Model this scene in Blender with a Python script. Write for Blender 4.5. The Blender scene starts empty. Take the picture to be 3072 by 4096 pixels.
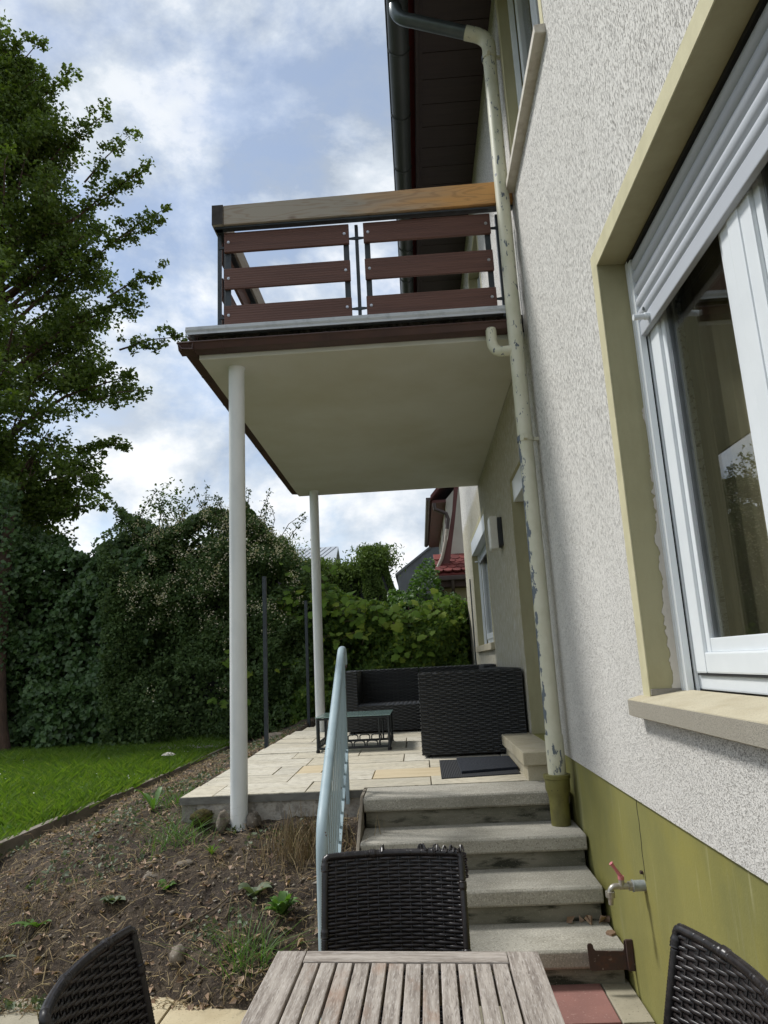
import bpy, bmesh, math, random
import numpy as np
from mathutils import Vector, Matrix

random.seed(7); rng = np.random.default_rng(7)
sc = bpy.context.scene
C = sc.collection
PI = math.pi

# ------------------------------------------------------------------ camera
def cam_axes(yaw, pitch, roll):
    f = Vector((-math.sin(yaw)*math.cos(pitch), math.cos(yaw)*math.cos(pitch), math.sin(pitch)))
    r0 = Vector((math.cos(yaw), math.sin(yaw), 0)); u0 = r0.cross(f)
    r = math.cos(roll)*r0 + math.sin(roll)*u0
    u = -math.sin(roll)*r0 + math.cos(roll)*u0
    return r, u, f
r_, u_, f_ = cam_axes(.03977, .21205, -.0505)
cd = bpy.data.cameras.new('camera'); cam = bpy.data.objects.new('camera', cd); C.objects.link(cam)
cam.matrix_world = Matrix(((r_.x, u_.x, -f_.x, 0), (r_.y, u_.y, -f_.y, 0), (r_.z, u_.z, -f_.z, 1.5), (0, 0, 0, 1)))
cd.sensor_fit = 'VERTICAL'; cd.sensor_height = 36; cd.lens = 36*2839/4096
cd.clip_start = .02; cd.clip_end = 2000
sc.camera = cam

# ------------------------------------------------------------------ light
SUN_EL, SUN_AZ = math.radians(52), math.radians(-70)      # azimuth from +Y, minus = to the left (garden side)
sun_dir = Vector((math.sin(SUN_AZ)*math.cos(SUN_EL), math.cos(SUN_AZ)*math.cos(SUN_EL), math.sin(SUN_EL)))
sl = bpy.data.lights.new('sun', 'SUN'); sl.energy = 2.1; sl.angle = math.radians(10); sl.color = (1, .98, .945)
so = bpy.data.objects.new('sun', sl); C.objects.link(so)
so.rotation_euler = sun_dir.to_track_quat('Z', 'Y').to_euler(); so.location = (-5, 8, 14)

w = bpy.data.worlds.new('World'); sc.world = w; w.use_nodes = True
def build_world():
    nt = w.node_tree; N = nt.nodes; L = nt.links; N.clear()
    def n(t, **k):
        o = N.new(t)
        for a, b in k.items(): setattr(o, a, b)
        return o
    out = n('ShaderNodeOutputWorld')
    sky = n('ShaderNodeTexSky', sky_type='NISHITA', sun_disc=False)
    sky.sun_elevation = SUN_EL; sky.sun_rotation = SUN_AZ; sky.air_density = 1.0; sky.dust_density = .6; sky.ozone_density = 1.5
    b1 = n('ShaderNodeBackground'); b1.inputs['Strength'].default_value = .12
    L.new(sky.outputs[0], b1.inputs[0])
    tc = n('ShaderNodeTexCoord')
    sc_ = n('ShaderNodeVectorMath', operation='MULTIPLY'); L.new(tc.outputs['Generated'], sc_.inputs[0]); sc_.inputs[1].default_value = (1, 1, 1.55)
    def noise(scale, detail, rough, dist, off):
        mp = n('ShaderNodeMapping'); mp.inputs['Location'].default_value = off; L.new(sc_.outputs[0], mp.inputs[0])
        t = n('ShaderNodeTexNoise'); t.inputs['Scale'].default_value = scale; t.inputs['Detail'].default_value = detail
        t.inputs['Roughness'].default_value = rough; t.inputs['Distortion'].default_value = dist
        L.new(mp.outputs[0], t.inputs['Vector']); return t.outputs[0]
    def rng_(x, a, b, c=0., d=1., smooth=True):
        m = n('ShaderNodeMapRange'); L.new(x, m.inputs[0])
        if smooth: m.interpolation_type = 'SMOOTHSTEP'
        for k, v in zip(('From Min', 'From Max', 'To Min', 'To Max'), (a, b, c, d)): m.inputs[k].default_value = v
        return m.outputs[0]
    OFF = (3.4, 1.2, 5.1)
    big = noise(2.6, 11, .60, .15, OFF)
    lit = noise(2.6, 11, .60, .15, (OFF[0]+.045, OFF[1]-.02, OFF[2]-.075))    # same field sampled toward the sun: relief on the billows
    mask = n('ShaderNodeMath', operation='ADD'); L.new(rng_(big, .38, .55, .52, 1.0), mask.inputs[0]); mask.inputs[1].default_value = 0
    df = n('ShaderNodeMath', operation='SUBTRACT'); L.new(big, df.inputs[0]); L.new(lit, df.inputs[1])
    rel = rng_(df.outputs[0], -.10, .10, 0, 1, False)
    body = noise(1.5, 6, .55, .2, (9.7, -2.3, 1.0))
    mixb = n('ShaderNodeMath', operation='MULTIPLY_ADD'); L.new(rel, mixb.inputs[0]); mixb.inputs[1].default_value = .55; L.new(rng_(body, .3, .7, 0, .45, False), mixb.inputs[2])
    rp = n('ShaderNodeValToRGB'); L.new(mixb.outputs[0], rp.inputs[0])
    e = rp.color_ramp.elements
    e[0].position = .18; e[0].color = (.40, .46, .545, 1)
    e[1].position = .80; e[1].color = (.96, .97, .985, 1)
    m2 = e.new(.48); m2.color = (.62, .68, .75, 1)
    b2 = n('ShaderNodeBackground'); b2.inputs['Strength'].default_value = .76
    L.new(rp.outputs[0], b2.inputs[0])
    mix = n('ShaderNodeMixShader'); L.new(mask.outputs[0], mix.inputs[0]); L.new(b1.outputs[0], mix.inputs[1]); L.new(b2.outputs[0], mix.inputs[2])
    L.new(mix.outputs[0], out.inputs[0])
build_world()
sc.view_settings.view_transform = 'Standard'; sc.view_settings.look = 'None'; sc.view_settings.gamma = 1
sc.view_settings.use_curve_mapping = False
sc.view_settings.exposure = 0.62
sc.render.engine = 'CYCLES'
sc.cycles.use_denoising = True
sc.cycles.max_bounces = 8; sc.cycles.diffuse_bounces = 4; sc.cycles.glossy_bounces = 4; sc.cycles.transparent_max_bounces = 8
sc.cycles.caustics_reflective = False; sc.cycles.caustics_refractive = False

# ------------------------------------------------------------------ materials
def lin(c):
    return tuple(((v/255)/12.92 if v/255 <= .04045 else ((v/255+.055)/1.055)**2.4) for v in c)
MATS = {}
def mat(name, base, rough=.6, layers=(), bumps=(), metal=0., spec=.5, transl=0., coat=0., island=None, rnd=None):
    """base linear rgb. layers: (kind, scale(vec), color, lo, hi, detail, amount). bumps: (kind, scale, strength, dist, detail)"""
    m = bpy.data.materials.new(name); m.use_nodes = True; MATS[name] = m
    nt = m.node_tree; N = nt.nodes; L = nt.links
    P = N['Principled BSDF']; out = N['Material Output']
    P.inputs['Roughness'].default_value = rough; P.inputs['Metallic'].default_value = metal
    P.inputs['Specular IOR Level'].default_value = spec
    if coat: P.inputs['Coat Weight'].default_value = coat
    tc = N.new('ShaderNodeTexCoord'); oi = N.new('ShaderNodeObjectInfo')
    off = N.new('ShaderNodeVectorMath'); off.operation = 'SCALE'; off.inputs['Scale'].default_value = 13.7
    cv = N.new('ShaderNodeCombineXYZ')
    for i in range(3): L.new(oi.outputs['Random'], cv.inputs[i])
    L.new(cv.outputs[0], off.inputs[0])
    vec = N.new('ShaderNodeVectorMath'); vec.operation = 'ADD'
    L.new(tc.outputs['Object'], vec.inputs[0]); L.new(off.outputs[0], vec.inputs[1])
    def tex(kind, scale, detail):
        mp = N.new('ShaderNodeMapping')
        s = scale if isinstance(scale, (tuple, list)) else (scale,)*3
        mp.inputs['Scale'].default_value = s
        L.new((tc.outputs['Object'] if kind.endswith('!') else vec.outputs[0]), mp.inputs[0]); k = kind.rstrip('!')
        if k == 'noise' or k == 'warp':
            t = N.new('ShaderNodeTexNoise'); t.inputs['Scale'].default_value = 1; t.inputs['Detail'].default_value = detail
            t.inputs['Roughness'].default_value = .6
            if k == 'warp': t.inputs['Distortion'].default_value = 1.2
            L.new(mp.outputs[0], t.inputs['Vector']); return t.outputs[0]
        if k == 'vor':
            t = N.new('ShaderNodeTexVoronoi'); t.inputs['Scale'].default_value = 1; L.new(mp.outputs[0], t.inputs['Vector']); return t.outputs['Distance']
        if k in ('wavex', 'wavey', 'wavez'):
            t = N.new('ShaderNodeTexWave'); t.bands_direction = k[-1].upper(); t.inputs['Scale'].default_value = 1
            t.inputs['Distortion'].default_value = detail; L.new(mp.outputs[0], t.inputs['Vector']); return t.outputs['Fac']
        if k in ('gradx', 'grady', 'gradz'):
            s_ = N.new('ShaderNodeSeparateXYZ'); L.new(tc.outputs['Object'], s_.inputs[0]); return s_.outputs['xyz'.index(k[-1])]
    col = N.new('ShaderNodeRGB'); col.outputs[0].default_value = (*base, 1); cur = col.outputs[0]
    if island:
        g = N.new('ShaderNodeNewGeometry'); rp = N.new('ShaderNodeValToRGB'); rp.color_ramp.interpolation = 'LINEAR'
        el = rp.color_ramp.elements; cols = [base]+list(island)
        for i in range(len(cols)-2): el.new((i+1)/(len(cols)-1))
        for i, c in enumerate(cols): el[i].color = (*c, 1); el[i].position = i/(len(cols)-1)
        L.new(g.outputs['Random Per Island'], rp.inputs[0]); cur = rp.outputs[0]
    if rnd:
        rp = N.new('ShaderNodeValToRGB'); el = rp.color_ramp.elements; cols = [base]+list(rnd)
        for i in range(len(cols)-2): el.new((i+1)/(len(cols)-1))
        for i, c in enumerate(cols): el[i].color = (*c, 1); el[i].position = i/(len(cols)-1)
        L.new(oi.outputs['Random'], rp.inputs[0]); cur = rp.outputs[0]
    for (kind, scale, color, lo, hi, detail, amt) in layers:
        f = tex(kind, scale, detail)
        mr = N.new('ShaderNodeMapRange'); mr.inputs['From Min'].default_value = lo; mr.inputs['From Max'].default_value = hi
        mr.inputs['To Max'].default_value = amt; L.new(f, mr.inputs[0])
        mx = N.new('ShaderNodeMix'); mx.data_type = 'RGBA'
        L.new(mr.outputs[0], mx.inputs[0]); L.new(cur, mx.inputs[6]); mx.inputs[7].default_value = (*color, 1); cur = mx.outputs[2]
    L.new(cur, P.inputs['Base Color'])
    nrm = None
    for (kind, scale, strength, dist, detail) in bumps:
        b = N.new('ShaderNodeBump'); b.inputs['Strength'].default_value = strength; b.inputs['Distance'].default_value = dist
        L.new(tex(kind, scale, detail), b.inputs['Height'])
        if nrm: L.new(nrm, b.inputs['Normal'])
        nrm = b.outputs[0]
    if nrm: L.new(nrm, P.inputs['Normal'])
    if transl:
        t = N.new('ShaderNodeBsdfTranslucent'); mu = N.new('ShaderNodeMix'); mu.data_type = 'RGBA'; mu.blend_type = 'MULTIPLY'; mu.inputs[0].default_value = 1
        L.new(cur, mu.inputs[6]); mu.inputs[7].default_value = (1.25, 1.35, .55, 1); L.new(mu.outputs[2], t.inputs[0])
        ms = N.new('ShaderNodeMixShader'); ms.inputs[0].default_value = transl
        L.new(P.outputs[0], ms.inputs[1]); L.new(t.outputs[0], ms.inputs[2]); L.new(ms.outputs[0], out.inputs[0])
    return m

def stucco():
    m = mat('stucco', (.60, .575, .515), .92)
    nt = m.node_tree; N = nt.nodes; L = nt.links; P = N['Principled BSDF']
    tc = [x for x in N if x.bl_idname == 'ShaderNodeTexCoord'][0]
    sep = N.new('ShaderNodeSeparateXYZ'); L.new(tc.outputs['Object'], sep.inputs[0])
    # slowly turning comb direction: blend of upright and level scratches, chosen by height
    def nz(scale, dist, det=3):
        mp = N.new('ShaderNodeMapping'); mp.inputs['Scale'].default_value = scale; L.new(tc.outputs['Object'], mp.inputs[0])
        t = N.new('ShaderNodeTexNoise'); t.inputs['Scale'].default_value = 1; t.inputs['Detail'].default_value = det; t.inputs['Roughness'].default_value = .5
        t.inputs['Distortion'].default_value = dist; L.new(mp.outputs[0], t.inputs['Vector']); return t.outputs[0]
    up = nz((60, 225, 50), .7); lev = nz((60, 155, 245), 1.2)
    blend = nz((1, 1.3, 1.0), 0, 2)
    a = N.new('ShaderNodeMapRange'); a.inputs['From Min'].default_value = 1.2; a.inputs['From Max'].default_value = 2.8; L.new(sep.outputs[2], a.inputs[0])
    b = N.new('ShaderNodeMath'); b.operation = 'MULTIPLY_ADD'; L.new(blend, b.inputs[0]); b.inputs[1].default_value = 1.2; b.inputs[2].default_value = -.6
    s = N.new('ShaderNodeMath'); s.operation = 'ADD'; s.use_clamp = True; L.new(a.outputs[0], s.inputs[0]); L.new(b.outputs[0], s.inputs[1])
    mx = N.new('ShaderNodeMix'); L.new(s.outputs[0], mx.inputs[0]); L.new(lev, mx.inputs[2]); L.new(up, mx.inputs[3])
    h = mx.outputs[0]
    gr = N.new('ShaderNodeMapRange'); gr.inputs['From Min'].default_value = .35; gr.inputs['From Max'].default_value = .50
    gr.interpolation_type = 'SMOOTHSTEP'; L.new(h, gr.inputs[0])
    cm = N.new('ShaderNodeMix'); cm.data_type = 'RGBA'; L.new(gr.outputs[0], cm.inputs[0])
    cm.inputs[6].default_value = (.25, .235, .21, 1); cm.inputs[7].default_value = (.71, .69, .645, 1)
    big = nz((.7, .7, .5), .5, 5)
    br = N.new('ShaderNodeMapRange'); br.inputs['From Min'].default_value = .35; br.inputs['From Max'].default_value = .75; br.inputs['To Max'].default_value = .35; L.new(big, br.inputs[0])
    c2 = N.new('ShaderNodeMix'); c2.data_type = 'RGBA'; L.new(br.outputs[0], c2.inputs[0]); L.new(cm.outputs[2], c2.inputs[6]); c2.inputs[7].default_value = (.54, .52, .475, 1)
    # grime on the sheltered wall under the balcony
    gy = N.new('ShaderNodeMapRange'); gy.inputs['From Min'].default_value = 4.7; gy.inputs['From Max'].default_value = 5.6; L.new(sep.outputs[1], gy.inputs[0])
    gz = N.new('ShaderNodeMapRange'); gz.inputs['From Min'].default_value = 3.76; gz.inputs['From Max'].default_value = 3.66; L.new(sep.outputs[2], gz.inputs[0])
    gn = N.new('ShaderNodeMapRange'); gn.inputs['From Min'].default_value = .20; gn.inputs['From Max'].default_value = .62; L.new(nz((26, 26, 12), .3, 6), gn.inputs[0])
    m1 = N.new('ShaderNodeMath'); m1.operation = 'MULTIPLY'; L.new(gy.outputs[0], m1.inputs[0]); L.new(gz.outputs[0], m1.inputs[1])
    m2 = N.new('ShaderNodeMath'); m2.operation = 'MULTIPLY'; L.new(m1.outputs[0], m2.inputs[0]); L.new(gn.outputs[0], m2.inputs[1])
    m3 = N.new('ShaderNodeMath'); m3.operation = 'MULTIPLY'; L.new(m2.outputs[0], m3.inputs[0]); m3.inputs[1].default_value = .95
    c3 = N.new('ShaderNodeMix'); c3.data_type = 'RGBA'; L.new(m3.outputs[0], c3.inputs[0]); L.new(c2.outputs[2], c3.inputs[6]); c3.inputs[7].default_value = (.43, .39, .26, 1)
    L.new(c3.outputs[2], P.inputs['Base Color'])
    bp = N.new('ShaderNodeBump'); bp.inputs['Strength'].default_value = .8; bp.inputs['Distance'].default_value = .005
    L.new(gr.outputs[0], bp.inputs['Height']); L.new(bp.outputs[0], P.inputs['Normal'])
    return m
stucco()
mat('olive_paint', lin((166, 160, 126)), .75, [('noise!', (6, 6, 2), lin((148, 142, 108)), .4, .7, 5, .8)], [('noise', 60, .35, .004, 6), ('noise', 8, .4, .01, 3)])
mat('band_paint', lin((198, 191, 156)), .75, [('noise!', 9, lin((182, 175, 140)), .4, .7, 5, .8)], [('noise', 80, .25, .003, 5)])
mat('plinth_paint', lin((134, 130, 70)), .72,
    [('noise!', (3, 1.5, .8), lin((108, 108, 62)), .42, .68, 5, .9), ('noise!', (30, 34, 1.6), lin((158, 155, 112)), .62, .74, 3, .55), ('noise!', 2.2, lin((142, 134, 58)), .5, .75, 4, .7),
     ('noise!', (8, 7, .7), lin((150, 148, 120)), .60, .75, 5, .5)], [('noise', 110, .3, .003, 4), ('noise', 9, .25, .01, 3)])
mat('cream_pipe', lin((206, 204, 182)), .45,
    [('noise!', (9, 9, 5), lin((188, 188, 160)), .45, .7, 4, .8), ('noise!', (34, 34, 14), lin((92, 100, 108)), .615, .63, 7, 1)], [('noise', 40, .15, .002, 4)])
# peeled variant lower down the pipe: bare zinc shows on the garden side
def pipe_peel():
    m = mat('cream_pipe_peeled', lin((208, 206, 184)), .45, [('noise!', (9, 9, 5), lin((190, 188, 160)), .45, .7, 4, .8)], [('noise', 40, .15, .002, 4)])
    nt = m.node_tree; N = nt.nodes; L = nt.links; P = N['Principled BSDF']; cur = P.inputs['Base Color'].links[0].from_socket
    tc = [x for x in N if x.bl_idname == 'ShaderNodeTexCoord'][0]
    sep = N.new('ShaderNodeSeparateXYZ'); L.new(tc.outputs['Object'], sep.inputs[0])
    t = N.new('ShaderNodeTexNoise'); t.inputs['Scale'].default_value = 24; t.inputs['Detail'].default_value = 9; t.inputs['Roughness'].default_value = .62
    mp = N.new('ShaderNodeMapping'); mp.inputs['Scale'].default_value = (1, 1, .45); L.new(tc.outputs['Object'], mp.inputs[0]); L.new(mp.outputs[0], t.inputs['Vector'])
    a = N.new('ShaderNodeMapRange'); L.new(sep.outputs[0], a.inputs[0]); a.inputs['From Min'].default_value = .740; a.inputs['From Max'].default_value = .778; a.inputs['To Min'].default_value = .17; a.inputs['To Max'].default_value = -.10
    s = N.new('ShaderNodeMath'); s.operation = 'ADD'; L.new(t.outputs[0], s.inputs[0]); L.new(a.outputs[0], s.inputs[1])
    g = N.new('ShaderNodeMapRange'); L.new(s.outputs[0], g.inputs[0]); g.inputs['From Min'].default_value = .605; g.inputs['From Max'].default_value = .62
    mx = N.new('ShaderNodeMix'); mx.data_type = 'RGBA'; L.new(g.outputs[0], mx.inputs[0]); L.new(cur, mx.inputs[6]); mx.inputs[7].default_value = (*lin((96, 105, 114)), 1)
    L.new(mx.outputs[2], P.inputs['Base Color'])
pipe_peel()
mat('zinc', lin((96, 104, 106)), .38, [('noise!', (5, 5, 5), lin((74, 82, 86)), .4, .7, 5, .9)], metal=.55)
mat('gutter_metal', lin((70, 74, 74)), .42, [('noise!', (3, 1, 3), lin((56, 60, 60)), .4, .7, 4, .9)], metal=.4)
mat('soffit_brown', lin((58, 46, 44)), .65, [('noise', (3, 40, 3), lin((46, 36, 36)), .4, .7, 4, .8)], [('noise', (3, 90, 3), .2, .002, 3)])
mat('brown_gutter', lin((76, 52, 46)), .5, [('noise!', (5, 5, 5), lin((62, 44, 42)), .4, .7, 5, .9)])
mat('zinc_profile', lin((186, 190, 194)), .5, [('noise!', (14, 14, 14), lin((152, 156, 160)), .5, .72, 5, .7)])
mat('crumbling_mortar', lin((92, 86, 76)), .95, [('noise!', 22, lin((44, 40, 36)), .45, .6, 6, 1)], [('noise', 30, .9, .03, 7)])
mat('soffit_plaster', lin((206, 206, 196)), .85, [('noise!', (1.2, 1.2, 1.2), lin((190, 187, 168)), .4, .7, 5, .7)], [('noise', 60, .15, .003, 5)])
mat('white_post', lin((224, 226, 224)), .5, [('noise!', (5, 5, 2), lin((202, 206, 206)), .45, .7, 6, .8)], [('noise', (60, 60, 20), .12, .002, 4)])
mat('white_plastic', lin((226, 230, 232)), .35, [('noise!', 4, lin((212, 217, 220)), .4, .7, 3, .6)])
mat('shutter_grey', lin((186, 190, 196)), .45, [('noise!', (3, .5, 3), lin((172, 176, 184)), .4, .7, 3, .6)])
mat('dark_gap', (.012, .012, .013), .8, [('noise', 5, (.02, .02, .02), .4, .7, 2, .6)])
mat('rubber_seal', (.03, .03, .032), .6, [('noise', 9, (.05, .05, .05), .4, .7, 2, .6)])
mat('seal_grey', lin((128, 132, 136)), .5, [('noise', 9, lin((104, 108, 112)), .4, .7, 2, .6)])
mat('sandstone', lin((190, 181, 156)), .9, [('noise!', 7, lin((172, 161, 134)), .4, .7, 6, .9), ('noise!', 240, lin((128, 122, 108)), .55, .68, 2, .55)], [('noise', 260, .35, .003, 3)])
mat('sill_face', lin((158, 152, 138)), .92, [('noise!', 300, lin((98, 94, 86)), .5, .62, 2, .75), ('noise!', 6, lin((144, 138, 124)), .4, .7, 4, .6)], [('noise', 300, .5, .003, 3)])
mat('white_sill', lin((206, 200, 188)), .8, [('noise!', (12, 12, 12), lin((172, 162, 148)), .45, .7, 6, .8)], [('noise', 60, .2, .003, 4)])
mat('step_stone', lin((170, 166, 155)), .92,
    [('noise!', (2.2, 3, 4), lin((140, 136, 124)), .42, .68, 5, .9), ('noise!', 120, lin((206, 200, 186)), .54, .66, 2, .6), ('noise!', 110, lin((96, 92, 82)), .56, .68, 2, .6), ('noise!', (1.4, 5, 8), lin((112, 110, 98)), .52, .72, 7, .6)], [('noise', 140, .4, .003, 4), ('noise', 10, .2, .008, 4)])
mat('riser_stone', lin((132, 127, 113)), .95,
    [('noise!', (2.5, 6, 9), lin((100, 98, 84)), .40, .60, 6, .9), ('noise!', (4, 4, 16), lin((34, 36, 24)), .47, .60, 9, .9), ('noise!', 150, lin((176, 170, 156)), .62, .7, 2, .35)], [('noise', 120, .35, .004, 4)])
mat('travertine', lin((206, 200, 184)), .8,
    [('noise', (2, 9, 4), lin((186, 178, 156)), .42, .68, 5, .7), ('noise', (16, 110, 30), lin((128, 118, 100)), .53, .63, 6, .85), ('noise', (1.5, 2, 2), lin((170, 166, 154)), .5, .75, 4, .6)],
    [('noise', (10, 80, 30), .35, .004, 5)], rnd=[lin((212, 206, 190)), lin((198, 190, 170)), lin((210, 202, 182))])
mat('travertine_tan', lin((204, 188, 156)), .8, [('noise', (2, 9, 4), lin((188, 170, 136)), .42, .68, 5, .8), ('noise', (14, 90, 30), lin((150, 132, 104)), .62, .70, 5, .6)], [('noise', (10, 80, 30), .3, .004, 5)])
mat('footing_render', lin((178, 171, 160)), .95, [('noise!', 26, lin((128, 121, 111)), .45, .62, 6, .8)], [('noise', 45, .9, .012, 5)])
mat('slab_edge', lin((118, 116, 110)), .9, [('noise!', (6, 6, 18), lin((84, 82, 77)), .45, .65, 5, .9)], [('noise', 60, .4, .006, 5)])
mat('concrete', lin((150, 145, 136)), .95, [('noise!', (3, 3, 6), lin((122, 116, 106)), .42, .68, 6, .9), ('noise!', 40, lin((92, 88, 80)), .58, .7, 4, .6)], [('noise', 70, .7, .008, 5)])
mat('patio_yellow', lin((196, 182, 150)), .9, [('noise', 5, lin((176, 160, 128)), .4, .7, 6, .9), ('noise', 90, lin((126, 116, 96)), .6, .7, 3, .6)], [('noise', 90, .35, .004, 4)])
mat('patio_red', lin((146, 104, 96)), .9, [('noise', 4, lin((128, 92, 86)), .4, .7, 6, .9), ('noise', 80, lin((168, 138, 128)), .6, .7, 3, .6)], [('noise', 90, .3, .004, 4)])
mat('patio_grey', lin((166, 158, 138)), .9, [('noise', 5, lin((140, 134, 116)), .4, .7, 6, .9), ('noise', 90, lin((98, 94, 80)), .6, .7, 3, .7)], [('noise', 90, .35, .004, 4)])
mat('joint_soil', lin((58, 52, 44)), 1, [('noise!', 30, lin((84, 76, 62)), .45, .65, 5, .8)])
mat('soil', lin((62, 53, 43)), 1,
    [('noise!', 3.2, lin((88, 76, 60)), .42, .66, 8, .9), ('noise!', 22, lin((46, 37, 31)), .45, .62, 8, .8), ('noise!', 90, lin((146, 126, 102)), .60, .70, 3, .8)],
    [('noise', 26, .9, .03, 8), ('noise', 120, .7, .008, 4)])
mat('turf_soil', lin((72, 92, 34)), 1, [('noise!', 6, lin((66, 58, 36)), .45, .7, 6, .8)], [('noise', 40, .6, .02, 6)])
mat('far_ground', lin((72, 82, 44)), 1, [('noise!', .3, lin((92, 92, 58)), .4, .7, 6, .8)])
mat('kerb_concrete', lin((136, 128, 116)), .95, [('noise!', (8, 3, 8), lin((106, 98, 86)), .42, .66, 6, .9), ('noise!', 50, lin((70, 66, 56)), .6, .7, 4, .6)], [('noise', 80, .5, .005, 5)])
mat('blue_paint', lin((156, 174, 180)), .5, [('noise!', (6, 6, 3), lin((138, 158, 166)), .42, .68, 5, .8), ('noise!', (55, 55, 40), lin((92, 62, 46)), .69, .705, 5, 1)], [('noise', 60, .15, .002, 4)])
mat('dark_metal', lin((62, 68, 72)), .5, [('noise', 12, lin((48, 52, 56)), .4, .7, 4, .8)], metal=.3)
mat('bolt_steel', lin((200, 202, 206)), .3, [('noise', 30, lin((150, 150, 156)), .4, .7, 3, .6)], metal=.8)
mat('rust', lin((66, 50, 44)), .8, [('noise!', 30, lin((150, 140, 130)), .62, .68, 6, .9), ('noise!', 18, lin((92, 58, 42)), .48, .64, 5, .8)], [('noise', 90, .5, .003, 5)])
mat('decking', lin((102, 70, 60)), .62, [('noise', (1.5, 20, 40), lin((84, 56, 48)), .4, .7, 5, .8)], [('wavez!', (0, 0, 16), .45, .004, 0.)])
mat('decking_side', lin((102, 70, 60)), .62, [('noise', (20, 1.5, 40), lin((84, 56, 48)), .4, .7, 5, .8)], [('wavez!', (0, 0, 16), .45, .004, 0.)])
def beam_wood():
    m = mat('beam_wood', lin((176, 160, 138)), .75)
    nt = m.node_tree; N = nt.nodes; L = nt.links; P = N['Principled BSDF']
    tc = [x for x in N if x.bl_idname == 'ShaderNodeTexCoord'][0]; sep = N.new('ShaderNodeSeparateXYZ'); L.new(tc.outputs['Object'], sep.inputs[0])
    mp = N.new('ShaderNodeMapping'); mp.inputs['Scale'].default_value = (1.1, 1.1, 9); L.new(tc.outputs['Object'], mp.inputs[0])
    wv = N.new('ShaderNodeTexNoise'); wv.inputs['Scale'].default_value = 1.6; wv.inputs['Detail'].default_value = 2; wv.inputs['Distortion'].default_value = .5; L.new(mp.outputs[0], wv.inputs['Vector'])
    k = N.new('ShaderNodeMath'); k.operation = 'MULTIPLY'; k.inputs[1].default_value = 44; L.new(wv.outputs[0], k.inputs[0])
    sn = N.new('ShaderNodeMath'); sn.operation = 'SINE'; L.new(k.outputs[0], sn.inputs[0])
    fr = N.new('ShaderNodeMapRange'); fr.inputs['From Min'].default_value = .1; fr.inputs['From Max'].default_value = 1.; fr.inputs['To Max'].default_value = .3; L.new(sn.outputs[0], fr.inputs[0])
    # fresh orange heartwood at the house end, greyed toward the garden
    t2 = N.new('ShaderNodeTexNoise'); t2.inputs['Scale'].default_value = 2.2; t2.inputs['Detail'].default_value = 5; L.new(mp.outputs[0], t2.inputs['Vector'])
    ad = N.new('ShaderNodeMath'); ad.operation = 'MULTIPLY_ADD'; L.new(t2.outputs[0], ad.inputs[0]); ad.inputs[1].default_value = .9; L.new(sep.outputs[0], ad.inputs[2])
    g = N.new('ShaderNodeMapRange'); L.new(ad.outputs[0], g.inputs[0]); g.inputs['From Min'].default_value = .15; g.inputs['From Max'].default_value = .95
    base = N.new('ShaderNodeMix'); base.data_type = 'RGBA'; L.new(g.outputs[0], base.inputs[0]); base.inputs[6].default_value = (*lin((164, 155, 142)), 1); base.inputs[7].default_value = (*lin((212, 160, 100)), 1)
    ring = N.new('ShaderNodeMix'); ring.data_type = 'RGBA'; L.new(fr.outputs[0], ring.inputs[0]); L.new(base.outputs[2], ring.inputs[6]); ring.inputs[7].default_value = (*lin((128, 94, 64)), 1)
    # knots
    mpk = N.new('ShaderNodeMapping'); mpk.inputs['Scale'].default_value = (2.1, 0, 5.0); mpk.inputs['Location'].default_value = (.15, 0, .37); L.new(tc.outputs['Object'], mpk.inputs[0])
    vo = N.new('ShaderNodeTexVoronoi'); vo.inputs['Scale'].default_value = 1; L.new(mpk.outputs[0], vo.inputs['Vector'])
    kr = N.new('ShaderNodeMapRange'); L.new(vo.outputs['Distance'], kr.inputs[0]); kr.inputs['From Min'].default_value = .1; kr.inputs['From Max'].default_value = .045; kr.inputs['To Max'].default_value = .75
    kn = N.new('ShaderNodeMix'); kn.data_type = 'RGBA'; L.new(kr.outputs[0], kn.inputs[0]); L.new(ring.outputs[2], kn.inputs[6]); kn.inputs[7].default_value = (*lin((96, 66, 50)), 1)
    L.new(kn.outputs[2], P.inputs['Base Color'])
beam_wood()
mat('beam_end', lin((66, 62, 58)), .85, [('noise', (14, 14, 14), lin((44, 40, 38)), .4, .65, 4, .9)], [('vor', (8, 8, 8), .4, .01, 0)])
mat('teak_grey', lin((170, 161, 151)), .85,
    [('noise', (70, 4, 70), lin((116, 106, 97)), .40, .64, 6, .85), ('noise', (300, 34, 300), lin((200, 194, 186)), .52, .68, 5, .6), ('noise', (260, 24, 260), lin((88, 78, 70)), .56, .68, 4, .7), ('noise', (7, 3, 7), lin((150, 118, 96)), .60, .72, 5, .6)],
    [('noise', (150, 7, 150), .5, .003, 4)])
mat('teak_cross', lin((170, 161, 151)), .85,
    [('noise', (4, 70, 70), lin((116, 106, 97)), .40, .64, 6, .85), ('noise', (34, 300, 300), lin((200, 194, 186)), .52, .68, 5, .6), ('noise', (24, 260, 260), lin((88, 78, 70)), .56, .68, 4, .7)], [('noise', (7, 150, 150), .5, .003, 4)])
mat('rattan_brown', (.0165, .0125, .012), .34, [('noise', 60, (.035, .028, .026), .45, .7, 3, .7)], island=[(.011, .009, .009), (.022, .017, .016)])
mat('rattan_black', (.026, .027, .0275), .40, [('noise', 40, (.032, .033, .034), .45, .7, 3, .7)], island=[(.020, .0205, .021), (.036, .037, .037)])
mat('rattan_shadow', (.006, .006, .006), .7, [('noise', 60, (.01, .01, .01), .45, .7, 3, .7)])  # near-black for shade between strands and inside foliage; also plain black feet
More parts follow.
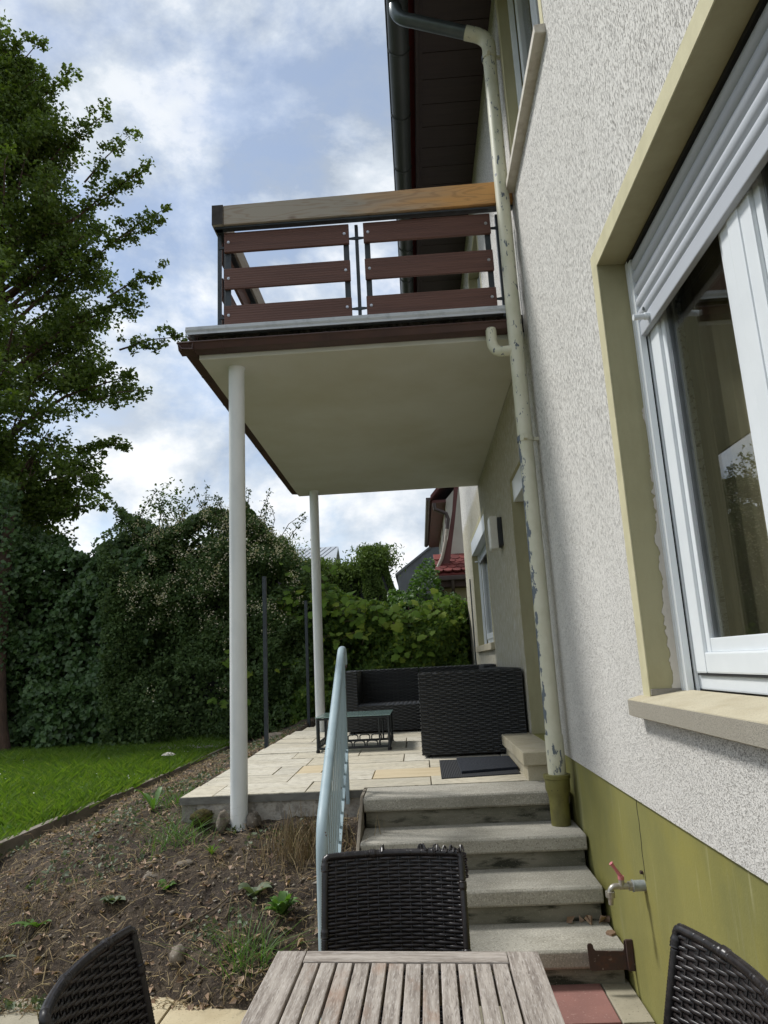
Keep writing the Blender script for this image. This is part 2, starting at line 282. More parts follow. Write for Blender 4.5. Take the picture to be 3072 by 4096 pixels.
mat('table_metal', lin((46, 50, 52)), .45, [('noise', 30, lin((32, 35, 37)), .4, .7, 3, .8)], metal=.2)
mat('mat_rubber', lin((44, 46, 50)), .8, [('noise!', 60, lin((30, 32, 36)), .4, .7, 4, .8)], [('wavex!', (26, 0, 0), .8, .006, 0)])
mat('mat_navy', lin((30, 36, 46)), .9, [('noise!', 70, lin((20, 24, 32)), .4, .7, 4, .8)], [('vor!', (48, 48, 48), .7, .01, 0)])
mat('socket_green', lin((112, 108, 56)), .6, [('noise!', (12, 12, 8), lin((86, 82, 44)), .45, .68, 6, .9), ('noise!', 34, lin((52, 44, 30)), .66, .7, 5, .9)], [('noise', 60, .3, .003, 4)])
mat('brass_grey', lin((172, 168, 158)), .38, [('noise!', 50, lin((126, 120, 108)), .45, .68, 5, .8)], metal=.6)
mat('coupling_grey', lin((160, 166, 168)), .45, [('noise!', 60, lin((130, 136, 138)), .45, .68, 4, .7)], metal=.3)
mat('tap_red', lin((196, 118, 124)), .5, [('noise!', 80, lin((168, 92, 100)), .45, .7, 4, .7)])
mat('lamp_white', lin((224, 222, 216)), .4, [('noise!', 8, lin((208, 206, 198)), .4, .7, 3, .6)])
mat('lamp_black', lin((34, 36, 40)), .5, [('noise!', 20, lin((24, 26, 28)), .4, .7, 3, .6)])
mat('stone_grey', lin((122, 112, 99)), .95, [('noise', 12, lin((84, 76, 66)), .4, .68, 6, .9), ('noise', 60, lin((172, 166, 154)), .58, .7, 3, .6)], [('noise', 40, .6, .01, 6)])
mat('moss', lin((74, 66, 26)), 1, [('noise!', 40, lin((46, 44, 20)), .45, .65, 6, .9)], [('noise', 90, .9, .02, 5)])
mat('bark', lin((92, 72, 60)), .95, [('noise', (10, 10, 2), lin((58, 46, 40)), .42, .66, 7, .9)], [('noise', (22, 22, 4), .9, .03, 6)])
mat('twig', lin((96, 82, 62)), .9, [('noise', 10, lin((66, 54, 42)), .4, .7, 4, .8)])
mat('interior_wall', lin((168, 156, 132)), .9, [('noise!', 2, lin((156, 144, 122)), .4, .7, 3, .7)])
mat('interior_floor', lin((112, 84, 60)), .6, [('noise!', (2, 30, 2), lin((92, 66, 46)), .4, .7, 4, .8)])
mat('curtain', lin((168, 156, 130)), .9, [('noise!', (3, 60, 3), lin((140, 128, 104)), .4, .7, 3, .6)], transl=.2)
mat('soffit_wood_dark', lin((70, 50, 44)), .7, [('noise!', (2, 14, 2), lin((54, 38, 34)), .4, .7, 4, .8)])
mat('render_white', lin((206, 200, 190)), .9, [('noise!', 2, lin((190, 182, 170)), .4, .7, 5, .7)], [('noise', 30, .4, .01, 5)])
mat('render_cream', lin((198, 184, 156)), .9, [('noise!', 2, lin((180, 166, 140)), .4, .7, 5, .7)])
mat('timber_red', lin((98, 52, 48)), .6, [('noise!', (4, 4, 2), lin((80, 42, 40)), .4, .7, 5, .8)])
mat('tile_red', lin((116, 54, 50)), .6, [('noise', 20, lin((98, 46, 43)), .4, .7, 4, .7)], rnd=[lin((98, 46, 44)), lin((132, 64, 57))])
mat('brown_metal', lin((78, 66, 62)), .45, [('noise!', 5, lin((60, 50, 48)), .4, .7, 4, .8)], metal=.2)
mat('pale_pipe', lin((176, 164, 150)), .5, [('noise!', 8, lin((150, 138, 126)), .4, .7, 4, .8)])
mat('shed_metal', lin((104, 108, 114)), .5, [('noise!', (2, 2, 1), lin((90, 94, 100)), .4, .7, 4, .8)])
mat('far_slate', lin((176, 182, 188)), .6, [('noise', 2, lin((158, 164, 172)), .4, .7, 4, .8)])
# foliage
G = lambda a, b, c: (a, b, c)
mat('tree_leaf', G(0.083, 0.126, 0.027), .6, island=[G(0.117, 0.173, 0.035), G(0.062, 0.099, 0.025), G(0.151, 0.206, 0.041)], transl=.38, spec=.3)
mat('ivy_leaf', G(0.059, 0.115, 0.038), .42, island=[G(0.084, 0.151, 0.046), G(0.046, 0.089, 0.032), G(0.108, 0.176, 0.054)], transl=.2, spec=.4)
mat('shrub_leaf', G(0.078, 0.130, 0.042), .55, island=[G(0.104, 0.163, 0.049), G(0.058, 0.101, 0.033), G(0.130, 0.182, 0.058)], transl=.28, spec=.3)
mat('vine_leaf', G(0.138, 0.237, 0.037), .65, rnd=[G(0.200, 0.300, 0.044), G(0.106, 0.188, 0.037), G(0.325, 0.388, 0.056)], transl=.5, spec=.2)
mat('vine_leaf_mass', G(0.084, 0.150, 0.031), .6, island=[G(0.120, 0.198, 0.036), G(0.060, 0.108, 0.026), G(0.216, 0.282, 0.042)], transl=.4, spec=.25)
mat('thuja_leaf', G(0.105, 0.165, 0.043), .7, island=[G(0.136, 0.201, 0.049), G(0.079, 0.126, 0.035), G(0.161, 0.219, 0.056)], transl=.25, spec=.2)
mat('thuja_brown', G(.075, .055, .028), .8, island=[G(.09, .06, .03), G(.055, .05, .025)], transl=.1)
mat('laurel_leaf', G(0.075, 0.144, 0.037), .45, island=[G(0.098, 0.178, 0.044), G(0.057, 0.109, 0.032)], transl=.35, spec=.35)
mat('flower_cream', lin((206, 198, 172)), .8, island=[lin((190, 180, 150)), lin((220, 212, 190))], transl=.25)
mat('grass_blade', G(.12, .205, .03), .6, island=[G(.15, .245, .035), G(.09, .165, .026), G(.20, .27, .06)], transl=.45, spec=.25)
mat('weed_leaf', G(0.090, 0.180, 0.036), .5, island=[G(0.108, 0.216, 0.042), G(0.072, 0.144, 0.034)], transl=.35)
mat('weed_grey', G(0.106, 0.138, 0.075), .6, island=[G(0.125, 0.163, 0.088), G(0.088, 0.112, 0.062)], transl=.25)
mat('dead_leaf', lin((158, 128, 104)), .8, island=[lin((190, 164, 142)), lin((116, 90, 72)), lin((178, 150, 122)), lin((92, 70, 58))], transl=.1)
mat('straw', lin((148, 128, 92)), .9, island=[lin((120, 100, 72)), lin((168, 150, 112)), lin((84, 68, 50)), lin((112, 104, 62))])
mat('pebble', lin((150, 140, 124)), .95, [('noise', 30, lin((118, 108, 94)), .4, .7, 4, .7)], island=[lin((104, 90, 74)), lin((66, 54, 44)), lin((168, 160, 148)), lin((80, 66, 54))])
mat('daisy', lin((226, 224, 214)), .7, island=[lin((232, 230, 222)), lin((210, 206, 190))])
def glass(name, ior, tint):
    m = bpy.data.materials.new(name); m.use_nodes = True; MATS[name] = m
    N = m.node_tree.nodes; L = m.node_tree.links; N.remove(N['Principled BSDF'])
    lw = N.new('ShaderNodeLayerWeight'); pw = N.new('ShaderNodeMath'); pw.operation = 'POWER'; L.new(lw.outputs['Facing'], pw.inputs[0]); pw.inputs[1].default_value = 4.5
    fr = N.new('ShaderNodeMath'); fr.operation = 'MULTIPLY_ADD'; L.new(pw.outputs[0], fr.inputs[0]); fr.inputs[1].default_value = 1-ior; fr.inputs[2].default_value = ior
    t = N.new('ShaderNodeBsdfTransparent'); t.inputs[0].default_value = (*tint, 1)
    g = N.new('ShaderNodeBsdfGlossy'); g.inputs['Roughness'].default_value = .006
    ms = N.new('ShaderNodeMixShader'); L.new(fr.outputs[0], ms.inputs[0]); L.new(t.outputs[0], ms.inputs[1]); L.new(g.outputs[0], ms.inputs[2])
    L.new(ms.outputs[0], N['Material Output'].inputs[0])
glass('window_glass', .09, (.88, .90, .88)); mat('table_glass', lin((118, 142, 138)), .08, [('noise!', 14, lin((150, 168, 164)), .5, .75, 5, .6)])

# ------------------------------------------------------------------ builders
def link(name, me, m, parent=None, label=None, cat=None, group=None, kind=None):
    o = bpy.data.objects.new(name, me); C.objects.link(o)
    if m is not None: me.materials.clear(); me.materials.append(MATS[m] if isinstance(m, str) else m)
    if parent is not None:
        o.parent = parent; o.matrix_parent_inverse = world_of(parent).inverted()
    tag(o, label, cat, group, kind); return o
def world_of(o):
    m = o.matrix_basis.copy()
    return (world_of(o.parent) @ o.matrix_parent_inverse @ m) if o.parent else m
def tag(o, label=None, cat=None, group=None, kind=None):
    if label: o['label'] = label
    if cat: o['category'] = cat
    if group: o['group'] = group
    if kind: o['kind'] = kind
    return o
def T(name, label, cat, loc=(0, 0, 0), group=None, kind=None):
    o = bpy.data.objects.new(name, None); C.objects.link(o); o.location = loc; o.empty_display_size = .1
    return tag(o, label, cat, group, kind)
class MB:
    def __init__(s): s.v = []; s.f = []
    def box(s, a, b, M=None):
        i = len(s.v); x0, y0, z0 = a; x1, y1, z1 = b
        vs = [(x0, y0, z0), (x1, y0, z0), (x1, y1, z0), (x0, y1, z0), (x0, y0, z1), (x1, y0, z1), (x1, y1, z1), (x0, y1, z1)]
        s.v += [tuple(M @ Vector(p)) for p in vs] if M else vs
        s.f += [tuple(i+k for k in q) for q in ((3, 2, 1, 0), (4, 5, 6, 7), (0, 1, 5, 4), (1, 2, 6, 5), (2, 3, 7, 6), (3, 0, 4, 7))]; return s
    def prism(s, pts, a, b, axis):
        """pts: 2-D outline; extruded from a to b along axis. outline coords are the other two axes in x,y,z order"""
        i = len(s.v); n = len(pts)
        for t in (a, b):
            for p in pts:
                q = list(p); q.insert('xyz'.index(axis), t); s.v.append(tuple(q))
        s.f.append(tuple(range(i, i+n))); s.f.append(tuple(range(i+2*n-1, i+n-1, -1)))
        for k in range(n):
            k2 = (k+1) % n; s.f.append((i+k, i+n+k, i+n+k2, i+k2))
        return s
    def tube(s, path, r, n=12, cap=True, flat=None):
        path = [Vector(p) for p in path]; i0 = len(s.v)
        rs = r if isinstance(r, (list, tuple)) else [r]*len(path)
        up = None
        for k, p in enumerate(path):
            d = (path[min(k+1, len(path)-1)]-path[max(k-1, 0)]).normalized()
            if up is None: up = Vector((0, 0, 1)) if abs(d.z) < .9 else Vector((1, 0, 0))
            a = d.cross(up).normalized(); b = a.cross(d).normalized(); up = b
            for j in range(n):
                t = 2*PI*j/n; q = p+(a*math.cos(t)*(flat or 1)+b*math.sin(t))*rs[k]; s.v.append(tuple(q))
        for k in range(len(path)-1):
            for j in range(n):
                j2 = (j+1) % n; s.f.append((i0+k*n+j, i0+k*n+j2, i0+(k+1)*n+j2, i0+(k+1)*n+j))
        if cap:
            s.f.append(tuple(i0+j for j in range(n-1, -1, -1))); e = i0+(len(path)-1)*n; s.f.append(tuple(e+j for j in range(n)))
        return s
    def lathe(s, prof, cx, cy, n=24):
        i0 = len(s.v)
        for (r, z) in prof:
            for j in range(n): s.v.append((cx+r*math.cos(2*PI*j/n), cy+r*math.sin(2*PI*j/n), z))
        for k in range(len(prof)-1):
            for j in range(n):
                j2 = (j+1) % n; s.f.append((i0+k*n+j, i0+k*n+j2, i0+(k+1)*n+j2, i0+(k+1)*n+j))
        return s
    def quad(s, *p):
        i = len(s.v); s.v += [tuple(q) for q in p]; s.f.append(tuple(range(i, i+len(p)))); return s
    def mesh(s, name, smooth=False, bevel=0, seg=2):
        me = bpy.data.meshes.new(name); me.from_pydata(s.v, [], s.f); me.validate()
        bm = bmesh.new(); bm.from_mesh(me); bmesh.ops.recalc_face_normals(bm, faces=bm.faces)
        if bevel: bmesh.ops.bevel(bm, geom=list(bm.edges), offset=bevel, segments=seg, affect='EDGES', profile=.6, clamp_overlap=True)
        bm.to_mesh(me); bm.free()
        if smooth:
            for p in me.polygons: p.use_smooth = True
            me.set_sharp_from_angle(angle=math.radians(42))
        return me
    def build(s, name, m, parent=None, smooth=False, bevel=0, seg=2, **k):
        return link(name, s.mesh(name, smooth, bevel, seg), m, parent, **k)
def bend(p0, p1, p2, n=8):
    """quadratic curve from p0 to p2 by p1"""
    a, b, c = Vector(p0), Vector(p1), Vector(p2)
    return [tuple(a*(1-t)**2+b*2*t*(1-t)+c*t*t) for t in [i/n for i in range(n+1)]]
def np_mesh(name, V, F, smooth=False):
    me = bpy.data.meshes.new(name); k = F.shape[1]
    me.vertices.add(len(V)); me.vertices.foreach_set('co', np.ascontiguousarray(V, np.float32).ravel())
    me.loops.add(F.size); me.loops.foreach_set('vertex_index', np.ascontiguousarray(F, np.int32).ravel())
    me.polygons.add(len(F)); me.polygons.foreach_set('loop_start', np.arange(0, F.size, k, dtype=np.int32))
    if smooth: me.polygons.foreach_set('use_smooth', np.ones(len(F), bool))
    me.update(calc_edges=True); me.validate(); return me
def copy_tree(o, parent=None):
    c = o.copy(); C.objects.link(c); c.parent = parent
    for ch in list(o.children): copy_tree(ch, c)
    return c
# value noise for heightfields
def vnoise(x, y, seed=0):
    xi = np.floor(x).astype(np.int64); yi = np.floor(y).astype(np.int64); xf = x-xi; yf = y-yi
    def h(a, b):
        q = (a*374761393+b*668265263+seed*2147483647) & 0xffffffff
        q = ((q ^ (q >> 13))*1274126177) & 0xffffffff
        return ((q ^ (q >> 16)) & 0xffff)/65535.
    u = xf*xf*(3-2*xf); v = yf*yf*(3-2*yf)
    return (h(xi, yi)*(1-u)+h(xi+1, yi)*u)*(1-v)+(h(xi, yi+1)*(1-u)+h(xi+1, yi+1)*u)*v
def fbm(x, y, oct=4, seed=0):
    s = 0; a = .5
    for i in range(oct): s = s+a*(vnoise(x*2**i, y*2**i, seed+i)-.5); a *= .5
    return s
# leaves: folded diamonds
def leaves(P, size, up=None, out=None, aspect=.62, fold=.25, spread=1.0, shape='leaf'):
    """P (n,3) centres; size scalar or (n,); out (n,3) preferred facing; returns V,F (two tris each)"""
    n = len(P); size = np.broadcast_to(np.asarray(size, float), (n,))
    nr = rng.normal(size=(n, 3))*spread
    if out is not None: nr = nr+out
    nr /= np.linalg.norm(nr, axis=1)[:, None]+1e-9
    d = rng.normal(size=(n, 3))
    if up is not None: d = d+up
    d -= nr*(d*nr).sum(1)[:, None]; d /= np.linalg.norm(d, axis=1)[:, None]+1e-9
    s = np.cross(d, nr); L = size[:, None]
    base = P-d*L*.5; tip = P+d*L*.5-nr*L*.12
    lf = P+s*L*aspect*.5+nr*L*fold*.5-d*L*.08; rt = P-s*L*aspect*.5+nr*L*fold*.5-d*L*.08
    V = np.stack([base, lf, tip, rt], 1).reshape(-1, 3)
    i = np.arange(n)*4
    F = np.stack([np.stack([i, i+1, i+2], 1), np.stack([i, i+2, i+3], 1)], 1).reshape(-1, 3)
    return V, F
def leaf_obj(name, P, size, m, parent=None, **k):
    kw = {q: k.pop(q) for q in ('up', 'out', 'aspect', 'fold', 'spread') if q in k}
    V, F = leaves(P, size, **kw); return link(name, np_mesh(name, V, F), m, parent, **k)

Xw = .878                                   # the house wall's plane
zt = lambda y: .695+.0155*(y-4.7)           # terrace surface rises slightly away from the steps

# ================================================================== SETTING
me = MB().quad((-400, -400, -.06), (400, -400, -.06), (400, 400, -.06), (-400, 400, -.06)).mesh('ground')
link('ground', me, 'far_ground', kind='structure')

# soil bank between lawn, terrace and patio
def soil_h(x, y):
    ye = 3.66+np.clip(-(x+.9)*.13, 0, .35)+fbm(x*2.2, x*0+3., 3, 5)*.16
    s = np.clip((y-ye)/1.32, 0, 1)**.62
    zedge = .555+.11*np.clip((y-5.0)/.9, 0, 1)+.015*np.clip(y-6, 0, 6)
    side = np.clip((x+3.0)/1.34, 0, 1)
    up = .30+(zedge-.30)*(side**.8)
    z = up*s-.01
    rough = np.clip((y-ye)/.25, 0, 1)
    z = z+rough*(fbm(x*2.1, y*2.1, 5, 1)*.10+fbm(x*9, y*9, 4, 9)*.075+fbm(x*26, y*26, 3, 19)*.03)
    return np.where(x > -1.64, np.where(y > 4.98, np.minimum(z, .6), z), z)
def grid(name, x0, x1, y0, y1, d, fn, m, **k):
    nx = int((x1-x0)/d)+1; ny = int((y1-y0)/d)+1
    X, Y = np.meshgrid(np.linspace(x0, x1, nx), np.linspace(y0, y1, ny)); Z = fn(X, Y)
    V = np.stack([X, Y, Z], -1).reshape(-1, 3); i = np.arange(nx*ny).reshape(ny, nx)
    F = np.stack([i[:-1, :-1], i[:-1, 1:], i[1:, 1:], i[1:, :-1]], -1).reshape(-1, 4)
    return link(name, np_mesh(name, V, F, True), m, **k)
grid('soil_bed', -3.03, -.43, 3.4, 12.4, .03, soil_h, 'soil', kind='structure')
def lawn_h(x, y):
    s = np.clip((y-3.9-.1*fbm(x, x*0, 3, 2))/.9, 0, 1)**.6
    return .36*s+fbm(x*1.3, y*1.3, 3, 4)*.05-.012*(1-s)
grid('lawn', -16, -3.06, 3.0, 16, .12, lawn_h, 'turf_soil', kind='structure')
grid('back_bed', -3.06, 6, 12.4, 16, .2, lambda x, y: .42+fbm(x, y, 3, 8)*.1, 'turf_soil', kind='structure')
# grass on the lawn
def grass():
    n = 150000
    x = -3.05-np.abs(rng.random(n))**1.15*7.0; y = 4.4+rng.random(n)**.9*8.6
    keep = (x > -.62*y-1.0)
    x, y = x[keep], y[keep]; n = len(x)
    P = np.stack([x, y, lawn_h(x, y)-.005], 1)
    clump = .5+fbm(x*1.6, y*1.6, 3, 21)*1.4
    h = (.05+.085*rng.random(n)**1.6)*np.clip(.7+clump*.7, .45, 1.8); wd = .0035+.004*rng.random(n)
    a = rng.random(n)*2*PI; t = np.stack([np.cos(a), np.sin(a), 0*a], 1)
    ln = rng.normal(size=(n, 3))*.4; ln[:, 2] = 1
    V = np.stack([P-t*wd[:, None], P+t*wd[:, None], P+ln*h[:, None]*.55+t*wd[:, None]*.8, P+ln*h[:, None]*np.array([1.5, 1.5, 1])], 1).reshape(-1, 3)
    i = np.arange(n)*4; F = np.stack([np.stack([i, i+1, i+2], 1), np.stack([i, i+2, i+3], 1)], 1).reshape(-1, 3)
    link('grass', np_mesh('grass', V, F), 'grass_blade', label='short bright green lawn grass between the kerb and the hedge', cat='grass', kind='stuff')
    m = 3000; x = -3.1-rng.random(m)*5; y = 4.6+rng.random(m)*8; P = np.stack([x, y, lawn_h(x, y)+.05+.03*rng.random(m)], 1)
    leaf_obj('clover', P, .02+.035*rng.random(m), 'weed_leaf', up=np.array([0, 0, .2]), out=np.array([0, -.2, 1.2]), aspect=.8, label='round clover and weed leaves scattered through the lawn', cat='clover', kind='stuff')
    m = 90; x = -3.15-rng.random(m)*4.5; y = 4.8+rng.random(m)*6; P = np.stack([x, y, lawn_h(x, y)+.085], 1)
    leaf_obj('daisies', P, .015, 'daisy', out=np.array([0, -.6, 1.6]), aspect=1, fold=.05, spread=.4, label='tiny white daisies dotted over the lawn', cat='flowers', kind='stuff')
grass()
# litter on the soil
def litter():
    def pts(n, pow=1.0):
        x = -3.0+rng.random(n)*2.56; y = 3.62+(rng.random(n)**1.5)*7.2
        k = ~((x > -1.68) & (y > 4.9)); x, y = x[k], y[k]; return x, y
    n = 8000; x, y = pts(n); n = len(x)
    a = rng.random(n)*2*PI; L = .02+.11*rng.random(n)**3
    z0 = soil_h(x, y)
    el = rng.normal(size=n)*.28; wd = .0010+.0013*rng.random(n)
    d = np.stack([np.cos(a), np.sin(a), el], 1); s = np.stack([-np.sin(a), np.cos(a), 0*a], 1)
    P = np.stack([x, y, z0+.008], 1); x2, y2 = x+d[:, 0]*L, y+d[:, 1]*L
    Q = np.stack([x2, y2, np.maximum(soil_h(x2, y2)+.006, P[:, 2]+el*L)], 1); Mid = (P+Q)/2+rng.normal(size=(n, 3))*.012+np.array([0, 0, .012])
    W = wd[:, None]; up = np.array([0, 0, 1.])*W
    V = np.stack([P-s*W, P+s*W, P+up*1.6, Mid-s*W, Mid+s*W, Mid+up*1.6, Q-s*W*.4, Q+s*W*.4, Q+up*.5], 1).reshape(-1, 3)
    i = np.arange(n)*9; F = []
    for b in (0, 3):
        for p, q in ((0, 2), (2, 1)): F.append(np.stack([i+b+p, i+b+q, i+b+3+q, i+b+3+p], 1))
    F = np.concatenate(F); link('straw_litter', np_mesh('straw_litter', V, F), 'straw', label='dry stems and straw strewn over the soil bank', cat='straw', kind='stuff')
    n = 3800; x, y = pts(n); n = len(x); P = np.stack([x, y, soil_h(x, y)+.010], 1)
    leaf_obj('leaf_litter', P, .012+.045*rng.random(n)**2.4, 'dead_leaf', out=np.array([0, -.2, 1.3]), spread=.55, fold=.5, label='fallen brown leaves lying on the soil bank', cat='leaves', kind='stuff')
    # clods and pebbles: small squashed octahedra
    n = 7000; x, y = pts(n); n = len(x); r = .003+.012*rng.random(n)**4; P = np.stack([x, y, soil_h(x, y)+r*.3], 1)
    o = np.array([[1, 0, 0], [-1, 0, 0], [0, 1, 0], [0, -1, 0], [0, 0, .8], [0, 0, -.6]], float)
    V = P[:, None]+(o[None]*(1+.35*rng.normal(size=(n, 6, 1))))*r[:, None, None]*np.array([1.2, 1, 1])
    f = np.array([[0, 2, 4], [2, 1, 4], [1, 3, 4], [3, 0, 4], [2, 0, 5], [1, 2, 5], [3, 1, 5], [0, 3, 5]])
    F = (np.arange(n)[:, None, None]*6+f[None]).reshape(-1, 3)
    link('pebbles', np_mesh('pebbles', V.reshape(-1, 3), F, True), 'pebble', label='small pebbles and earth clods on the soil bank', cat='pebbles', kind='stuff')
    n = 10000; x, y = pts(n); k = fbm(x*1.5, y*1.5, 3, 33)+.25*np.exp(-((x+.95)**2+(y-3.95)**2)/.12)+.2*np.exp(-((x+2.4)**2+(y-4.3)**2)/.2) > .06; x, y = x[k], y[k]; n = len(x)
    P = np.stack([x, y, soil_h(x, y)+.02+.03*rng.random(n)], 1)
    leaf_obj('ground_weeds', P, .014+.03*rng.random(n)**1.5, 'weed_grey', up=np.array([0, 0, .5]), out=np.array([0, -.5, .8]), aspect=.7, label='low pale green weeds creeping over the soil bank', cat='weeds', kind='stuff')
litter()
# concrete kerb between lawn and soil: separate lengths
kerb = T('garden_kerb', 'weathered concrete edging kerb between the lawn and the soil bed', 'kerb', (-3.03, 7, .3))
yy = 4.2
while yy < 11.6:
    l = .99; dz = random.uniform(-.008, .008); dx = random.uniform(-.012, .012)
    MB().box((-3.065+dx, yy, .12), (-3.005+dx, yy+l-.012, .405+dz+.004)).build('kerb_length', 'kerb_concrete', kerb, bevel=.006)
    yy += l
MB().box((-4.25, 11.1, .30), (-3.1, 11.75, .425)).build('concrete_slab', 'concrete', None, bevel=.012, label='grey concrete slab lying at the end of the lawn under the hedge', cat='slab')

# lower patio of square slabs
pat = tag(MB().box((-9, -6, -.055), (Xw+.01, 3.9, -.03)).build('patio', 'joint_soil'), kind='structure')
xs = [Xw-.129-.4*i for i in range(8)]
def patio_slab(x0, x1, y0, y1, m):
    dz = random.uniform(-.003, .003)
    MB().box((x0+.004, y0+.004, -.045), (x1-.004, y1-.004, dz)).build('paving_slab', m, pat, bevel=.004)
k = 0
for j in range(7):
    y1 = 3.792-j*.425; y0 = y1-.425
    patio_slab(Xw-.129, Xw+.008, y0, y1, 'patio_grey')
    for i in range(7):
        m = 'patio_red' if (i == 0 or (i*3+j*2) % 5 == 0) else ('patio_grey' if (i+2*j) % 4 == 1 else 'patio_yellow')
        if i >= 4: m = 'patio_yellow' if (i+j) % 3 else 'patio_grey'
        patio_slab(Xw-.129-.4*(i+1), Xw-.129-.4*i, y0, y1, m)

# upper terrace of long travertine slabs
ter = tag(MB().prism([(-1.655, 4.99), (-.42, 4.99), (-.42, 5.04), (Xw+.01, 5.04), (Xw+.01, 10.3), (-1.45, 10.3), (-1.62, 9.2)], .50, .655, 'z').build('terrace', 'concrete', bevel=.01), kind='structure')
rows = [(4.97, 5.38, [-1.66, -1.44, -.816, .024, Xw]), (5.38, 5.77, [-1.655, -1.02, -.396, .45, Xw]), (5.77, 6.17, [-1.65, -1.20, -1.02, -.82, .025, Xw]),
        (6.17, 6.60, [-1.645, -1.0, -.188, .62, Xw]), (6.60, 7.0, [-1.635, -1.2, -.6, .21, Xw]), (7.0, 7.4, [-1.63, -1.01, -.183, .6, Xw]),
        (7.4, 7.8, [-1.62, -.8, -.19, .62, Xw]), (7.8, 8.2, [-1.61, -1.2, -.4, .4, Xw]), (8.2, 8.6, [-1.60, -.8, 0, Xw]), (8.6, 9.0, [-1.58, -1.1, -.3, .5, Xw]),
        (9.0, 9.4, [-1.50, -.7, .1, Xw]), (9.4, 9.8, [-1.42, -1., -.2, Xw]), (9.8, 10.25, [-1.36, -.6, .2, Xw])]
for ri, (y0, y1, jx) in enumerate(rows):
    for i in range(len(jx)-1):
        x0, x1 = jx[i], jx[i+1]; ya = y0
        if ri == 0 and x1 > -.42: ya = 5.045
        if ri == 0 and x0 < -.5 and x1 > -.42:
            MB().prism([(x0+.003, 4.97), (-.425, 4.97), (-.425, 5.045), (x1-.003, 5.045), (x1-.003, y1-.004), (x0+.003, y1-.004)], .648, zt(5.2), 'z').build('terrace_slab', 'travertine', ter, bevel=.003)
            continue
        m = 'travertine_tan' if (ri, i) in ((1, 2), (2, 2), (4, 3)) else 'travertine'
        g_ = .003 if ri else .002
        M = MB(); dz = random.uniform(-.004, .004)
        M.box((x0+.0045, ya+.003, 0), (x1-.0045, y1-.0055, .05))
        for q in range(len(M.v)):
            a, b, c = M.v[q]; M.v[q] = (a, b, zt(b)+dz-(.05-c) if True else c)
        M.build('terrace_slab', m, ter, bevel=.003)
MB().box((-1.657, 4.9665, .652), (-.43, 4.9715, zt(4.97)-.002)).build('slab_front', 'slab_edge', ter)
MB().box((-1.6665, 4.98, .652), (-1.6615, 8.0, zt(4.97)-.004)).build('slab_front', 'slab_edge', ter)
# concrete footing that shows below the slab edge
MB().prism([(-1.55, .36), (-.42, .36), (-.42, .652), (-1.55, .652)], 4.985, 5.2, 'y').build('footing', 'footing_render', ter, bevel=.012)

# ================================================================== HOUSE
house = T('house', 'cream scratched-render house with olive plinth and brown eaves', 'house', (Xw+.3, 4, 0))
op = {'w1': (1.05, 2.885, 1.327, 3.182), 'door': (5.02, 6.14, .88, 3.04), 'w2': (8.55, 10.8, 1.70, 3.27), 'w3': (3.33, 4.53, 4.86, 6.42), 'w4': (6.93, 8.1, 3.97, 6.15)}
def wall():
    ys = sorted({-4., 12.45}|{v for o in op.values() for v in o[:2]}); zs = sorted({.89, 6.66}|{v for o in op.values() for v in o[2:]} - {.88})
    M = MB()
    for a, b in zip(ys, ys[1:]):
        for c, d in zip(zs, zs[1:]):
            my, mz = (a+b)/2, (c+d)/2
            if any(o[0] < my < o[1] and o[2] < mz < o[3] for o in op.values()): continue
            M.box((Xw, a, c), (Xw+.34, b, d))
    me = M.mesh('wall'); bm = bmesh.new(); bm.from_mesh(me)
    bmesh.ops.remove_doubles(bm, verts=bm.verts, dist=1e-5)
    bad = [f for f in bm.faces if not all(len(e.link_faces) == 2 for e in f.edges)]
    # interior faces shared by two cells are listed twice: drop both
    seen = {}
    for f in bm.faces: seen.setdefault(tuple(sorted(v.index for v in f.verts)), []).append(f)
    bm.to_mesh(me); bm.free()
    link('wall', me, 'stucco', house)
wall()
MB().box((Xw+.012, -4, -.05), (Xw+.34, 12.44, .889)).build('plinth', 'plinth_paint', house, bevel=.003)
# hairline crack down the plinth, above the tap
M = MB(); pth = [(Xw+.0115, 3.289+.003*math.sin(z*31)+.002*math.sin(z*77), z) for z in np.linspace(.885, .56, 16)]
M.tube(pth, .0018, 5).build('plinth_crack', 'dark_gap', house)

def reveal(o, depth, band=.068, sill=True, name='reveal', bottom=True):
    y0, y1, z0, z1 = op[o]
    t = .012
    M = MB()
    M.box((Xw+.003, y1-t, z0), (Xw+depth, y1-.0005, z1)); M.box((Xw+.003, y0+.0005, z0), (Xw+depth, y0+t, z1)); M.box((Xw+.003, y0+t, z1-t), (Xw+depth, y1-t, z1-.0005))
    M.build(name, 'olive_paint', house)
    if band:
        M = MB(); e = .003
        M.prism([(y1-t-.001, z0), (y1+band, z0), (y1+band, z1+band), (y0-band, z1+band), (y0-band, z0), (y0+t+.001, z0), (y0+t+.001, z1-t-.001), (y1-t-.001, z1-t-.001)], Xw-e, Xw+.002, 'x')
        M.build('painted_band', 'band_paint', house)
reveal('w1', .16); reveal('door', .22, .0); reveal('w2', .16, .05); reveal('w3', .15, .05); reveal('w4', .18, .05)

